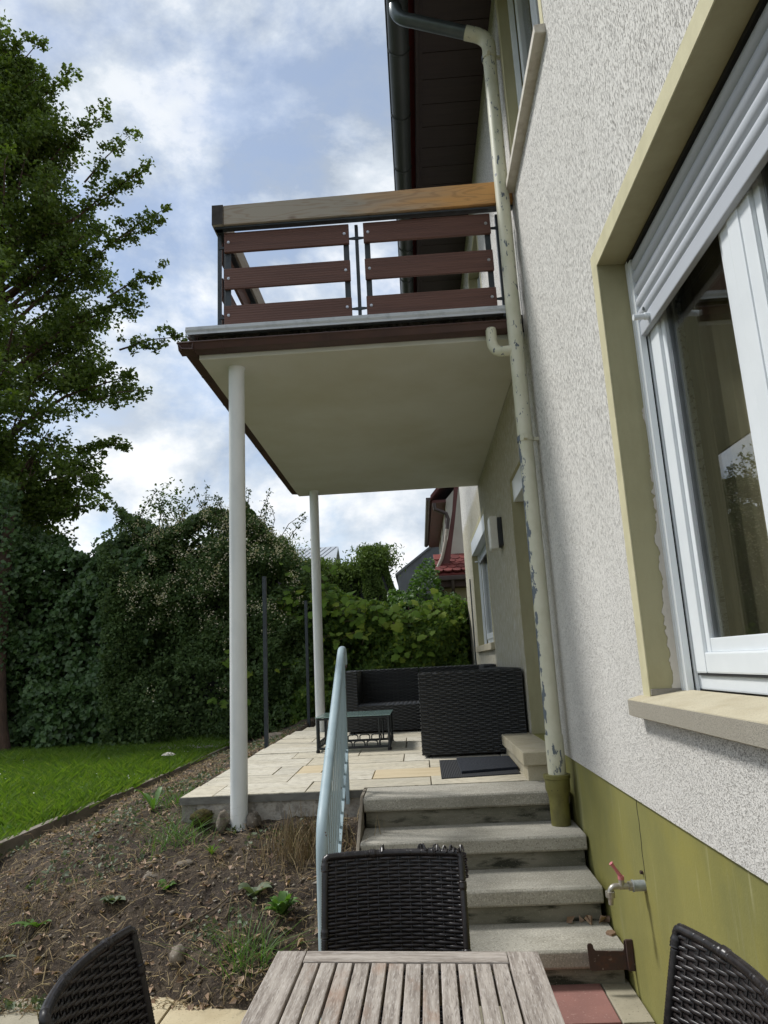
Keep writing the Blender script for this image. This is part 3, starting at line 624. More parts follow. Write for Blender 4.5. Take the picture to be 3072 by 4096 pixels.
# rooms behind the openings (dark inside)
def room(y0, y1, z0, z1, d=3.2):
    M = MB(); x0, x1 = Xw+.341, Xw+.34+d
    M.quad((x1, y0, z0), (x1, y1, z0), (x1, y1, z1), (x1, y0, z1)); M.quad((x0, y0, z0), (x1, y0, z0), (x1, y0, z1), (x0, y0, z1))
    M.quad((x0, y1, z0), (x0, y1, z1), (x1, y1, z1), (x1, y1, z0)); M.quad((x0, y0, z1), (x1, y0, z1), (x1, y1, z1), (x0, y1, z1))
    M.build('room_walls', 'interior_wall', house)
    MB().quad((x0, y0, z0), (x0, y1, z0), (x1, y1, z0), (x1, y0, z0)).build('room_floor', 'interior_floor', house)
room(-.5, 4.4, .5, 3.4); room(4.6, 7.3, .7, 3.4); room(7.6, 12.2, .7, 3.4); room(2.2, 5.6, 3.85, 6.5); room(5.8, 9.5, 3.85, 6.5)

# --- big ground-floor window
def big_window():
    y0, y1, z0, z1 = op['w1']
    X = Xw+.14
    fr = MB()
    fr.box((X+.03, y1-.08, 1.352), (X+.11, y1-.012, z1-.02)); fr.box((X+.03, y0+.012, 1.352), (X+.11, y0+.08, z1-.02))
    fr.box((X+.03, y0+.08, 1.352), (X+.11, y1-.08, 1.405)); fr.box((X+.03, y0+.08, z1-.09), (X+.11, y1-.08, z1-.02))
    win = fr.build('window', 'white_plastic', house, bevel=.006)
    def sash(a, b, nm):
        w_ = .095; s = MB(); zb, ztp = 1.412, z1-.06
        s.box((X+.018, b-w_, zb), (X+.095, b, ztp)); s.box((X+.018, a, zb), (X+.095, a+w_, ztp))
        s.box((X+.020, a+w_, zb), (X+.093, b-w_, zb+.075)); s.box((X+.020, a+w_, ztp-.09), (X+.093, b-w_, ztp))
        s.build('sash', 'white_plastic', win, bevel=.007)
        t = MB(); q = .012   # glazing beads
        t.box((X+.032, b-w_-q*3, zb+.075), (X+.085, b-w_, ztp-.09)); t.box((X+.032, a+w_, zb+.075), (X+.085, a+w_+q*3, ztp-.09)); t.box((X+.034, a+w_+q*3, zb+.075), (X+.083, b-w_-q*3, zb+.075+.05))
        t.build('glazing_bead', 'white_plastic', win, bevel=.004)
        t = MB(); t.box((X+.046, b-w_-q*3-.01, zb+.12), (X+.07, b-w_-q*3-.001, ztp-.1)); t.build('seal', 'seal_grey', win)
        MB().box((X+.055, a+w_+.03, zb+.11), (X+.061, b-w_-.03, ztp-.09)).build('pane', 'window_glass', win)
    sash(2.00, y1-.085, 'l'); sash(y0+.085, 1.985, 'r')
    MB().box((X+.012, 1.955, 1.42), (X+.04, 2.03, z1-.07)).build('mullion_cover', 'white_plastic', win, bevel=.006)
    MB().box((X+.02, y0+.09, 1.405), (X+.035, y1-.09, 1.411)).build('drip_gap', 'dark_gap', win)
    # guide channels
    for (a, b, s) in ((y1-.072, y1-.013, 1), (y0+.013, y0+.072, -1)):
        g = MB(); c = a if s > 0 else b
        g.box((X-.022, b-.03, 1.338) if s > 0 else (X-.022, a, 1.338), (X+.03, b, z1-.02) if s > 0 else (X+.03, a+.03, z1-.02))
        g.box((X-.018, (a if s > 0 else a+.03), 1.338), (X+.007, (b-.03 if s > 0 else b), z1-.03))
        g.box((X+.0155, (a if s > 0 else a+.03), 1.338), (X+.029, (b-.03 if s > 0 else b), z1-.03))
        g.build('shutter_guide', 'white_plastic', win, bevel=.0025)
        MB().box((X+.0075, a+.012, 1.34), (X+.015, b-.012, z1-.03)).build('guide_slot', 'dark_gap', win)
    # roller shutter, half lowered
    sh = MB().box((X-.012, y0+.02, 2.795), (X+.014, y1-.05, 2.858)).build('roller_shutter', 'shutter_grey', house, bevel=.005)
    z = 2.862; prof = [(X+.012, 0), (X-.002, .001), (X-.0125, .010), (X-.0175, .027), (X-.0125, .044), (X-.001, .0535), (X+.012, .0545)]
    while z < z1-.02:
        m = MB(); pts = [(a, z+b) for a, b in prof]
        m.prism(pts, y0+.02, y1-.046, 'y').build('slat', 'shutter_grey', sh, smooth=True); z += .0585
    for yb in (2.70, 1.25):
        MB().tube([(X-.012, yb, 2.83), (X-.075, yb, 2.826)], .0125, 14).tube([(X-.012, yb, 2.83), (X-.03, yb, 2.829)], .0155, 14).build('stopper', 'white_plastic', sh, smooth=True)
        MB().tube([(X-.013, yb+.035, 2.88), (X-.019, yb+.035, 2.88)], .008, 12).build('screw', 'zinc', sh, smooth=True)
    MB().box((X-.02, y0+.02, z1-.03), (X+.06, y1-.013, z1-.012)).build('slot_shadow', 'dark_gap', sh)
    # curtain inside
    M = MB(); n = 80
    pts = [(Xw+.37+.028*math.sin(i*.9)+.012*math.sin(i*2.3), 1.2+i*(2.1/n)) for i in range(n+1)]
    for i in range(n):
        (xa, ya), (xb, yb) = pts[i], pts[i+1]; M.quad((xa, ya, 1.0), (xb, yb, 1.0), (xb, yb, 3.25), (xa, ya, 3.25))
    M.build('curtain', 'curtain', win, smooth=True)
    # stone sill
    s = MB(); pr_ = [(Xw+.14, 1.352), (Xw+.0, 1.331), (Xw-.052, 1.318), (Xw-.048, 1.252), (Xw-.02, 1.248), (Xw+.003, 1.246), (Xw+.14, 1.26)]
    s.prism(pr_, .9, 3.005, 'y'); sill = s.build('window_sill', 'sandstone', house, bevel=.004)
    MB().box((Xw-.054, .9, 1.256), (Xw-.0505, 3.003, 1.314)).build('sill_front', 'sill_face', sill)
    # broken plaster along the frame
    M = MB(); yb = y1-.0125
    pts = []
    zz = np.linspace(1.345, 2.5, 150)
    for z in zz: pts.append((Xw+.119-.032*max(0, 1-(z-1.345)/.8)-.007*random.random()-.016*float(vnoise(np.array([z*17]), np.array([2.]))[0])-.012*float(vnoise(np.array([z*51]), np.array([5.]))[0])+.012, z))
    out = pts+[(Xw+.122, zz[-1]), (Xw+.122, zz[0])]
    M.prism(out, yb-.0035, yb-.0005, 'y').build('bare_plaster', 'render_white', house)
    MB().box((Xw+.002, y1-.02, 1.333), (Xw+.118, y1-.0085, 1.358)).build('mortar_chip', 'concrete', house, bevel=.004)
big_window()

# --- other windows and the terrace door
def small_window(o, depth, two, shutter, plate, sill):
    y0, y1, z0, z1 = op[o]; X = Xw+depth
    b = MB(); w_ = .07
    b.box((X, y0+.012, z0+.01), (X+.07, y0+w_, z1-.012)); b.box((X, y1-w_, z0+.01), (X+.07, y1-.012, z1-.012)); b.box((X, y0+w_, z0+.01), (X+.07, y1-w_, z0+.09)); b.box((X, y0+w_, z1-.09), (X+.07, y1-w_, z1-.012))
    win = b.build('door' if o in ('door', 'w4') else 'window', 'white_plastic', house, bevel=.006)
    ym = (y0+y1)/2; segs = [(y0+w_, ym), (ym, y1-w_)] if two else [(y0+w_, y1-w_)]
    for a, c in segs:
        s = MB(); q = .075
        s.box((X-.015, a+.003, z0+.09), (X+.05, a+q, z1-.09)); s.box((X-.015, c-q, z0+.09), (X+.05, c-.003, z1-.09)); s.box((X-.013, a+q, z0+.09), (X+.048, c-q, z0+.17)); s.box((X-.013, a+q, z1-.17), (X+.048, c-q, z1-.09))
        s.build('sash', 'white_plastic', win, bevel=.006)
        MB().box((X+.02, a+q-.005, z0+.165), (X+.026, c-q+.005, z1-.165)).build('pane', 'window_glass', win)
    for s in (y0+.013, y1-.045): MB().box((X-.055, s, z0+.005), (X-.018, s+.032, z1-.02)).build('shutter_guide', 'white_plastic', win, bevel=.003)
    if plate:
        MB().box((Xw-.002 if o == 'w2' else Xw+.02, y0+.013, z1-plate), (Xw+.10, y1-.013, z1-.013)).build('shutter_casing', 'white_plastic', win, bevel=.004)
    if shutter:
        sh = MB().box((X-.045, y0+.02, z1-shutter-.05), (X-.026, y1-.02, z1-shutter)).build('roller_shutter', 'shutter_grey', house, bevel=.004)
        z = z1-shutter+.002
        while z < z1-.05:
            MB().prism([(X-.03, z), (X-.044, z+.012), (X-.046, z+.022), (X-.044, z+.032), (X-.03, z+.044)], y0+.02, y1-.02, 'y').build('slat', 'shutter_grey', sh, smooth=True); z += .0455
        for yb in (y0+.12, y1-.12): MB().tube([(X-.045, yb, z1-shutter-.02), (X-.11, yb, z1-shutter-.022)], .012, 10).build('stopper', 'white_plastic', sh, smooth=True)
    if sill:
        a, mtl, d = sill
        M = MB().prism([(Xw+depth, z0+.012), (Xw-d, z0-.004), (Xw-d, z0-a), (Xw+.02, z0-a-.006), (Xw+depth, z0-a)], y0-.075, y1+.075, 'y')
        M.build('window_sill', mtl, house, bevel=.006)
small_window('w2', .14, True, .30, .22, (.085, 'sandstone', .045))
small_window('w3', .13, True, 0, 0, (.055, 'white_sill', .062))
small_window('door', .20, False, 0, .2, None)
small_window('w4', .16, True, .35, 0, None)
M = MB().box((Xw-.018, 11.42, 1.2), (Xw-.001, 11.46, 2.78))
M.build('wall_rail', 'dark_metal', house, bevel=.002)

# --- eaves: soffit boards, fascia, gutter, roof
eave = MB().box((.262, -4.4, 6.60), (.292, 13, 6.80)).build('eave_fascia', 'soffit_brown', house, bevel=.004)
MB().box((.292, -4.4, 6.682), (Xw+.3, 13, 6.70)).build('soffit_backing', 'dark_gap', eave)
y = -4.39
while y < 12.9:
    MB().box((.294, y, 6.655), (Xw+.0, min(y+.284, 12.99), 6.68)).build('soffit_board', 'soffit_brown', eave, bevel=.003); y += .2905
MB().box((.294, -4.4, 6.64), (.325, 13, 6.654)).build('soffit_trim', 'soffit_brown', eave, bevel=.002)
M = MB(); n = 14; prof = [(.122+.088*math.cos(PI+PI*i/n), 6.60+.088*math.sin(PI+PI*i/n)) for i in range(n+1)]
prof = [(.028, 6.612), (.022, 6.604), (.028, 6.597)]+prof+[(.21, 6.66)]
inner = [(x*.0+.122+(x-.122)*.95, 6.60+(z-6.60)*.95) for x, z in prof[3:]][::-1]
M.prism(prof+inner, -4.4, 13, 'y'); gut = M.build('eave_gutter', 'gutter_metal', house, smooth=True)
for yb in np.arange(-3.7, 13, .73):
    a = [(.122+.0905*math.cos(PI+PI*i/12), yb, 6.60+.0905*math.sin(PI+PI*i/12)) for i in range(13)]
    MB().tube(a, .007, 6).build('gutter_bracket', 'gutter_metal', gut, smooth=True)
M = MB(); M.prism([(.16, 6.70), (.16, 6.76), (5.0, 11.1), (9.84, 6.76), (9.84, 6.70), (5.0, 11.0)], -4.5, 13.1, 'y').build('roof', 'tile_red', house)
MB().prism([(Xw+.34, 6.66), (9.1, 6.66), (5.0, 10.6)], 12.2, 12.44, 'y').box((Xw+.34, 12.2, 0), (9.1, 12.44, 6.66)).build('gable_wall', 'stucco', house)

# --- downpipe
dp = T('downpipe', 'cream downpipe with peeling paint running down the house wall', 'downpipe', (.79, 4.6, .5))
py = 4.6; px = .79
MB().tube([(.108, py, 6.56)]+bend((.104, py, 6.50), (.10, py, 6.40), (.235, py, 6.368), 8)+[(.64, py, 6.215)], .05, 20).build('swan_neck', 'zinc', dp, smooth=True)
MB().tube([(.63, py, 6.219), (.655, py, 6.21)]+bend((.70, py, 6.194), (.81, py, 6.15), (.797, py, 6.03), 8)+[(.795, py, 5.96)], .0535, 20).build('elbow', 'cream_pipe', dp, smooth=True)
MB().tube([(px+.004, py, 6.02), (px, py, 3.95)], .05, 24).build('upper_pipe', 'cream_pipe', dp, smooth=True)
MB().tube([(px, py, 3.96), (px, py, 2.955)], .0515, 24).build('middle_pipe', 'cream_pipe', dp, smooth=True)
MB().tube([(px, py, 3.0), (px, py, 1.0)], .0495, 24).build('lower_pipe', 'cream_pipe_peeled', dp, smooth=True)
MB().tube([(px, py, 1.03), (px, py, .74)], .0555, 24).build('foot_sleeve', 'cream_pipe', dp, smooth=True)
for z in (5.97, 2.93):
    cl = MB().tube([(px, py, z-.016), (px, py, z+.016)], .0555, 24).box((px+.05, py-.01, z-.01), (Xw+.001, py+.01, z+.01)).box((px-.02, py-.085, z-.012), (px+.0, py-.05, z+.012)).build('pipe_clamp', 'cream_pipe_peeled', dp, smooth=True)
MB().lathe([(.0, .51), (.058, .512), (.058, .66), (.064, .69), (.074, .715), (.075, .775), (.081, .78), (.081, .80), (.06, .803), (.0, .80)], px-.005, py, 28).build('drain_socket', 'socket_green', dp, smooth=True)

# ================================================================== BALCONY
bal = T('balcony', 'balcony on two white posts with wooden handrail and brown board railing', 'balcony', (-.3, 6.8, 3.72))
zs_ = 3.72
MB().prism([(-1.47, 4.72), (Xw-.001, 4.72), (Xw-.001, 9.03), (-1.47, 9.03)], zs_, 3.765, 'z').build('soffit', 'soffit_plaster', bal, bevel=.006)
# rough slab edge
def rough_edge():
    M = MB(); n = 90; random.seed(3)
    def strip(pts_fn):
        i0 = len(M.v)
        for k in range(n+1):
            t = k/n
            for j in range(4): M.v.append(pts_fn(t, j))
        for k in range(n):
            for j in range(3): a = i0+k*4+j; M.f.append((a, a+1, a+5, a+4))
    strip(lambda t, j: (-1.48+t*(Xw+1.475), 4.715+(0 if j in (0, 3) else random.uniform(-.018, .03)), 3.762+j*.045))
    strip(lambda t, j: (-1.475+(0 if j in (0, 3) else random.uniform(-.018, .03)), 4.72+t*4.3, 3.762+j*.045))
    M.build('slab_edge', 'crumbling_mortar', bal)
    MB().box((-1.44, 4.75, 3.765), (Xw-.001, 9.0, 3.895)).build('slab_core', 'crumbling_mortar', bal)
    MB().box((-1.44, 4.75, 3.896), (Xw-.001, 9.0, 3.912)).build('balcony_floor', 'slab_edge', bal)
rough_edge()
# gutter round the slab (front and garden side)
gp = [(0, .040), (-.008, .046), (-.012, .038), (.002, .030), (.022, -.006), (.105, -.014), (.108, .040), (.10, .040), (.098, -.004), (.028, .002)]
M = MB().prism([(4.605+a, 3.765+b) for a, b in gp], -1.59, .752, 'x'); bg = M.build('balcony_gutter', 'brown_gutter', bal, bevel=.0)
M = MB().prism([(-1.585+a, 3.765+b) for a, b in gp], 4.60, 9.05, 'y'); M.build('balcony_gutter', 'brown_gutter', bal)
for xb in (-1.30, -.545, .21): MB().prism([(4.603+a*1.02-.001, 3.764+b*1.03) for a, b in gp[:6]]+[(4.70, 3.752), (4.60, 3.752)][:0], xb, xb+.03, 'x').build('gutter_joint', 'brown_gutter', bg)
for yb in np.arange(5.2, 9, .62): MB().prism([(-1.588+a*1.02, 3.764+b*1.03) for a, b in gp[:6]], yb, yb+.03, 'y').build('gutter_joint', 'brown_gutter', bg)
# pale drip profile
dpz = [(4.60, 3.898), (4.606, 3.925), (4.64, 3.93), (4.78, 3.93), (4.78, 3.914), (4.63, 3.912), (4.625, 3.890), (4.618, 3.868), (4.600, 3.862), (4.602, 3.869), (4.608, 3.882)]
MB().prism(dpz, -1.535, .745, 'x').build('drip_profile', 'zinc_profile', bal, bevel=.0015)
MB().prism([(-1.535+(a-4.60), b) for a, b in dpz], 4.64, 9.03, 'y').build('drip_profile', 'zinc_profile', bal)
# handrail beams
MB().prism([(-1.274, 4.765), (Xw-.002, 4.778), (Xw-.002, 4.955), (-1.274, 4.926)], 4.665, 4.745, 'y').build('handrail_beam', 'beam_wood', bal, bevel=.004)
sb_ = MB().box((-1.362, 4.66, 4.764), (-1.276, 9.0, 4.930)).build('side_beam', 'beam_wood', bal, bevel=.004)
MB().box((-1.361, 4.6565, 4.766), (-1.277, 4.6600, 4.928)).build('end_grain', 'beam_end', sb_)
MB().box((-1.35, 4.685, 4.750), (Xw-.004, 4.735, 4.764)).build('rail_flat', 'dark_metal', bal)
MB().box((-1.345, 4.70, 4.750), (-1.295, 8.98, 4.7635)).build('rail_flat', 'dark_metal', bal)
def deck_board(m, a, b, ax, z0, z1, par):
    if ax == 'x': return MB().box((a, 4.728, z0), (b, 4.752, z1)).build('board', m, par, bevel=.004)
    return MB().box((-1.352, a, z0), (-1.328, b, z1)).build('board', m, par, bevel=.004)
bz = [(4.576, 4.738), (4.275, 4.440), (3.982, 4.138)]
for (a, b) in ((-1.288, -.346), (-.238, .706)):
    for (z0, z1) in bz:
        bo = deck_board('decking', a, b, 'x', z0, z1, bal)
        for xb in (a+.034, b-.034):
            MB().tube([(xb, 4.7275, (z0+z1)/2), (xb, 4.7225, (z0+z1)/2)], [.0125, .010], 12).tube([(xb, 4.722, (z0+z1)/2), (xb, 4.7195, (z0+z1)/2)], .0055, 8).build('bolt', 'bolt_steel', bo, smooth=True)
    for xb in (a+.004, b-.046): MB().box((xb, 4.754, 3.97), (xb+.042, 4.759, 4.735)).build('flat_bar', 'dark_metal', bal)
for i, xp in enumerate((-1.335, -.292, .762)):
    MB().box((xp-.0125, 4.765, 3.915), (xp+.0125, 4.80, 4.751)).build('railing_post', 'dark_metal', bal, bevel=.002)
    for z in (4.635, 4.06):
        M = MB()
        if xp < .7: M.prism([(xp, z-.013), (xp+.056, z-.006), (xp+.056, z+.006), (xp, z+.013)], 4.758, 4.768, 'y')
        if xp > -1.3: M.prism([(xp, z-.013), (xp-.056, z-.006), (xp-.056, z+.006), (xp, z+.013)], 4.758, 4.768, 'y')
        M.build('railing_clip', 'dark_metal', bal)
yp = 4.85
for k in range(4):
    a, b = yp, yp+.94
    for (z0, z1) in bz: deck_board('decking_side', a, b, 'y', z0, z1, bal)
    for yb in (a+.004, b-.046): MB().box((-1.325, yb, 3.97), (-1.320, yb+.042, 4.735)).build('flat_bar', 'dark_metal', bal)
    MB().box((-1.335, b+.035, 3.915), (-1.30, b+.06, 4.751)).build('railing_post', 'dark_metal', bal)
    yp += 1.045
# outlet bend into the downpipe
MB().tube([(.63, 4.645, 3.768), (.63, 4.645, 3.70)]+bend((.63, 4.645, 3.68), (.63, 4.63, 3.585), (.70, 4.61, 3.578), 8)+[(.76, 4.602, 3.578)], .038, 18).build('outlet_bend', 'cream_pipe', bal, smooth=True)
# support posts
MB().lathe([(.0575, .5), (.0575, 3.70), (.064, 3.722)], -1.243, 4.905, 32).build('support_post', 'white_post', bal, smooth=True)
MB().lathe([(.0575, .72), (.0575, 3.70), (.064, 3.722)], -1.238, 8.80, 32).build('support_post', 'white_post', bal, smooth=True)

# ================================================================== STEPS
st = T('stone_steps', 'four worn grey stone steps climbing to the terrace beside the wall', 'steps', (.24, 4.3, 0))
SZ = [.16, .335, .51, .695]; SY = [3.70, 4.02, 4.35, 4.68]; BK = [4.06, 4.39, 4.72, 5.04]
for i in range(4):
    z1 = SZ[i]; z0 = (SZ[i-1] if i else 0); th = .085; y = SY[i]; xe = Xw+.004-(.016 if i % 2 else .006)
    M = MB().prism([(y+.012, z1-th), (y, z1-th+.012), (y, z1-.012), (y+.010, z1-.001), (BK[i], z1+.004), (BK[i], z1-th)], -.405, xe, 'x')
    M.build('tread', 'step_stone', st, bevel=.005)
    MB().box((-.395, y+.035, z0-.03), (xe-.012, y+.30, z1-th-.001)).build('riser', 'riser_stone', st, bevel=.003)
    MB().box((-.39, y+.30, -.05), (xe-.02, BK[i]-.002, z1-th-.001)).build('step_core', 'riser_stone', st)
# thin concrete board that edges the flight
tag(MB().prism([(3.66, -.02), (5.0, -.02), (5.0, .70), (4.74, .70), (3.66, .13)], -.428, -.409, 'x').build('edging_board', 'kerb_concrete', bevel=.003), 'thin upright concrete edging board along the garden side of the steps', 'board')
# debris on the lowest tread
P_ = np.array([[.70+.03*i+rng.normal()*.012, 4.015+rng.normal()*.008, .175+rng.random()*.012] for i in range(7)])
leaf_obj('fallen_leaf', P_, .055, 'dead_leaf', out=np.array([0, -.3, 1.]), fold=.7, label='curled brown leaf scraps on the lowest step near the wall', cat='leaf')
MB().prism([(.845, 3.84), (.872, 3.86), (.868, 3.90), (.84, 3.895), (.825, 3.87)], .162, .172, 'z').build('fallen_leaf', 'dead_leaf', label='small dark scrap of leaf in the corner of step and wall', cat='leaf')

# door step block
ds = T('door_step', 'sandstone block step in front of the terrace door', 'step', (.76, 5.65, .70))
MB().box((.672, 5.03, .69), (Xw+.03, 6.28, .80)).build('step_base', 'sandstone', ds, bevel=.006)
MB().box((.642, 4.995, .80), (Xw+.17, 6.30, .885)).build('step_slab', 'sandstone', ds, bevel=.008)

# ================================================================== HANDRAIL
hr = T('step_handrail', 'pale blue painted steel handrail with upright bars beside the stone steps', 'handrail', (-.5, 4.1, .3))
xr = lambda y: -.482-.046*(y-3.3)/1.6
zr = lambda y: .80+.545*(y-3.36)
top = [(xr(3.36), 3.36, .02), (xr(3.36), 3.36, .60)]+bend((xr(3.36), 3.36, .66), (xr(3.37), 3.36, zr(3.39)), (xr(3.5), 3.50, zr(3.50)), 8)
top += [(xr(y), y, zr(y)) for y in np.linspace(3.7, 4.75, 8)]+bend((xr(4.8), 4.80, zr(4.80)), (xr(4.95), 4.97, zr(4.97)), (xr(4.97), 4.985, zr(4.97)-.16), 8)
MB().tube(top, .0265, 14, flat=.82).build('rail_tube', 'blue_paint', hr, smooth=True)
MB().tube([(xr(4.97), 4.985, zr(4.97)-.16), (xr(4.97), 4.985, zr(4.97)-.185)], .0235, 12).build('rail_end', 'rust', hr, smooth=True)
def flat(dz, y0, y1, wd, nm):
    M = MB(); M.prism([(y0, zr(y0)+dz), (y1, zr(y1)+dz), (y1, zr(y1)+dz+.012), (y0, zr(y0)+dz+.012)], -wd, wd, 'x')
    for q in range(len(M.v)):
        a, b, c = M.v[q]; M.v[q] = (a+xr(b), b, c)
    M.build(nm, 'blue_paint', hr, bevel=.001)
flat(-.075, 3.40, 4.93, .016, 'upper_flat'); flat(-.70, 3.44, 4.93, .016, 'lower_flat')
for i in range(15):
    y = 3.46+i*.103
    MB().box((xr(y)-.0036, y-.010, zr(y)-.695), (xr(y)+.0036, y+.010, zr(y)-.07)).build('bar', 'blue_paint', hr, bevel=.002)
MB().box((xr(4.95)-.012, 4.93, .62), (xr(4.95)+.012, 4.965, zr(4.95)-.05)).build('end_post', 'blue_paint', hr, bevel=.003)

# ================================================================== SMALL WALL THINGS
lp = T('wall_lamp', 'white box-shaped wall lamp with black bracket beside the terrace door', 'lamp', (Xw, 6.95, 2.72))
MB().prism([(.758, 2.57), (.77, 2.555), (.832, 2.562), (.834, 2.88), (.772, 2.888), (.758, 2.875)], 6.90, 7.10, 'y').build('lamp_shade', 'lamp_white', lp, bevel=.008)
MB().box((.836, 6.88, 2.585), (Xw-.001, 7.06, 2.865)).build('bracket', 'lamp_black', lp, bevel=.004)
tp = T('garden_tap', 'garden water tap with faded red lever sticking out of the plinth', 'tap', (Xw, 3.315, .535))
y = 3.315; zq = .536; xb = Xw+.012
MB().tube([(xb, y, zq), (xb-.045, y, zq)], .0195, 18).tube([(xb-.045, y, zq), (xb-.05, y, zq)], .0215, 18).build('coupling', 'coupling_grey', tp, smooth=True)
MB().tube([(xb-.05, y, zq), (xb-.066, y, zq)], .017, 6).tube([(xb-.066, y, zq), (xb-.10, y, zq)], .0115, 14).tube([(xb-.092, y, zq-.004), (xb-.092, y, zq+.026)], .0115, 12).build('valve_body', 'brass_grey', tp, smooth=True)
MB().tube(bend((xb-.10, y, zq), (xb-.14, y, zq+.006), (xb-.142, y, zq-.022), 8), .0105, 14).tube([(xb-.142, y, zq-.016), (xb-.142, y, zq-.036)], .0185, 14).tube([(xb-.142, y, zq-.036), (xb-.1425, y, zq-.062)], [.0115, .0095], 12).build('spout', 'brass_grey', tp, smooth=True)
MB().tube([(xb-.092, y, zq+.024), (xb-.092, y, zq+.036)], .0125, 12).tube(bend((xb-.092, y, zq+.034), (xb-.10, y, zq+.046), (xb-.126, y, zq+.082), 6), [.0085, .008, .0075, .007, .0065, .0065, .009], 10).build('lever', 'tap_red', tp, smooth=True)
MB().tube([(xb+.001, y+.002, zq+.044), (xb-.012, y+.002, zq+.046)], .007, 7).build('wall_plug', 'rust', tp)
for ch_ in tp.children:
    c0 = Vector((xb, y, zq))
    for v in ch_.data.vertices: v.co = c0+(v.co-c0)*Vector((1.0, 1.25, 1.25)) if False else c0+Vector(((v.co.x-c0.x)*1.04, (v.co.y-c0.y)*1.22, (v.co.z-c0.z)*1.12))
bk = T('boot_scraper', 'rusty steel boot scraper plate fixed low on the plinth by the lowest step', 'boot scraper', (Xw, 3.64, .15))
o = [(.688, .10), (.696, .094), (Xw+.011, .094), (Xw+.011, .216), (.862, .219), (.852, .212), (.85, .178), (.843, .171), (.722, .176), (.714, .184), (.711, .200), (.704, .207), (.692, .207), (.685, .198)]
MB().prism(o, 3.636, 3.642, 'y').build('plate', 'rust', bk, bevel=.001)
MB().box((Xw-.02, 3.62, .092), (Xw+.011, 3.635, .222)).build('wall_flange', 'rust', bk, bevel=.004)

# ================================================================== WICKER
def weave(P, nu, nv, r=.0042, amp=.004, seg=4, full=True, vs=1.0, half_n=5):
    """woven strands on surface P(u,v)->(xyz, normal); rows along u, stakes along v. returns V,F"""
    ns = nu*seg+1; u = np.linspace(0, 1, ns); Vs = []; Fs = []; base = 0
    angs = np.linspace(0, 2*PI, 6, endpoint=False) if full else np.linspace(0, PI, half_n)
    k = len(angs)
    for j in range(nv):
        v = (j+.5)/nv
        p, n = P(u, np.full(ns, v)); p2, _ = P(u, np.full(ns, min(v+.01, 1))); p0, _ = P(u, np.full(ns, max(v-.01, 0)))
        t = p2-p0; t /= np.linalg.norm(t, axis=1)[:, None]
        off = amp*np.cos(PI*(u*nu+j))*(1 if True else 0)
        c = p+n*off[:, None]+t*(rng.normal()*.0004)
        ring = c[:, None]+(t[:, None]*np.cos(angs)[None, :, None]*r*vs+n[:, None]*np.sin(angs)[None, :, None]*r*.55)
        Vs.append(ring.reshape(-1, 3)); i = base+np.arange(ns*k).reshape(ns, k)
        if full: ii = np.concatenate([i, i[:, :1]], 1)
        else: ii = i
        Fs.append(np.stack([ii[:-1, :-1], ii[:-1, 1:], ii[1:, 1:], ii[1:, :-1]], -1).reshape(-1, 4)); base += ns*k
    for a in range(nu+1):
        v = np.linspace(0, 1, 14); p, n = P(np.full(14, a/nu), v); p2, _ = P(np.full(14, min(a/nu+.01, 1)), v); p0, _ = P(np.full(14, max(a/nu-.01, 0)), v)
        t = p2-p0; t /= np.linalg.norm(t, axis=1)[:, None]
        an = np.linspace(0, 2*PI, 5, endpoint=False)
        ring = p[:, None]+(t[:, None]*np.cos(an)[None, :, None]+n[:, None]*np.sin(an)[None, :, None]*.6)*.0032
        Vs.append(ring.reshape(-1, 3)); i = base+np.arange(14*5).reshape(14, 5); ii = np.concatenate([i, i[:, :1]], 1)
        Fs.append(np.stack([ii[:-1, :-1], ii[:-1, 1:], ii[1:, 1:], ii[1:, :-1]], -1).reshape(-1, 4)); base += 70
    return np.concatenate(Vs), np.concatenate(Fs)
def plane_P(o, du, dv, nrm):
    o, du, dv, nrm = (np.array(q, float) for q in (o, du, dv, nrm))
    return lambda u, v: (o+u[:, None]*du+v[:, None]*dv, np.broadcast_to(nrm, (len(u), 3)))
def weave_obj(name, parts, m, parent, **k):
    V, F, b = [], [], 0
    for v, f in parts: V.append(v); F.append(f+b); b += len(v)
    return link(name, np_mesh(name, np.concatenate(V), np.concatenate(F), True), m, parent, **k)

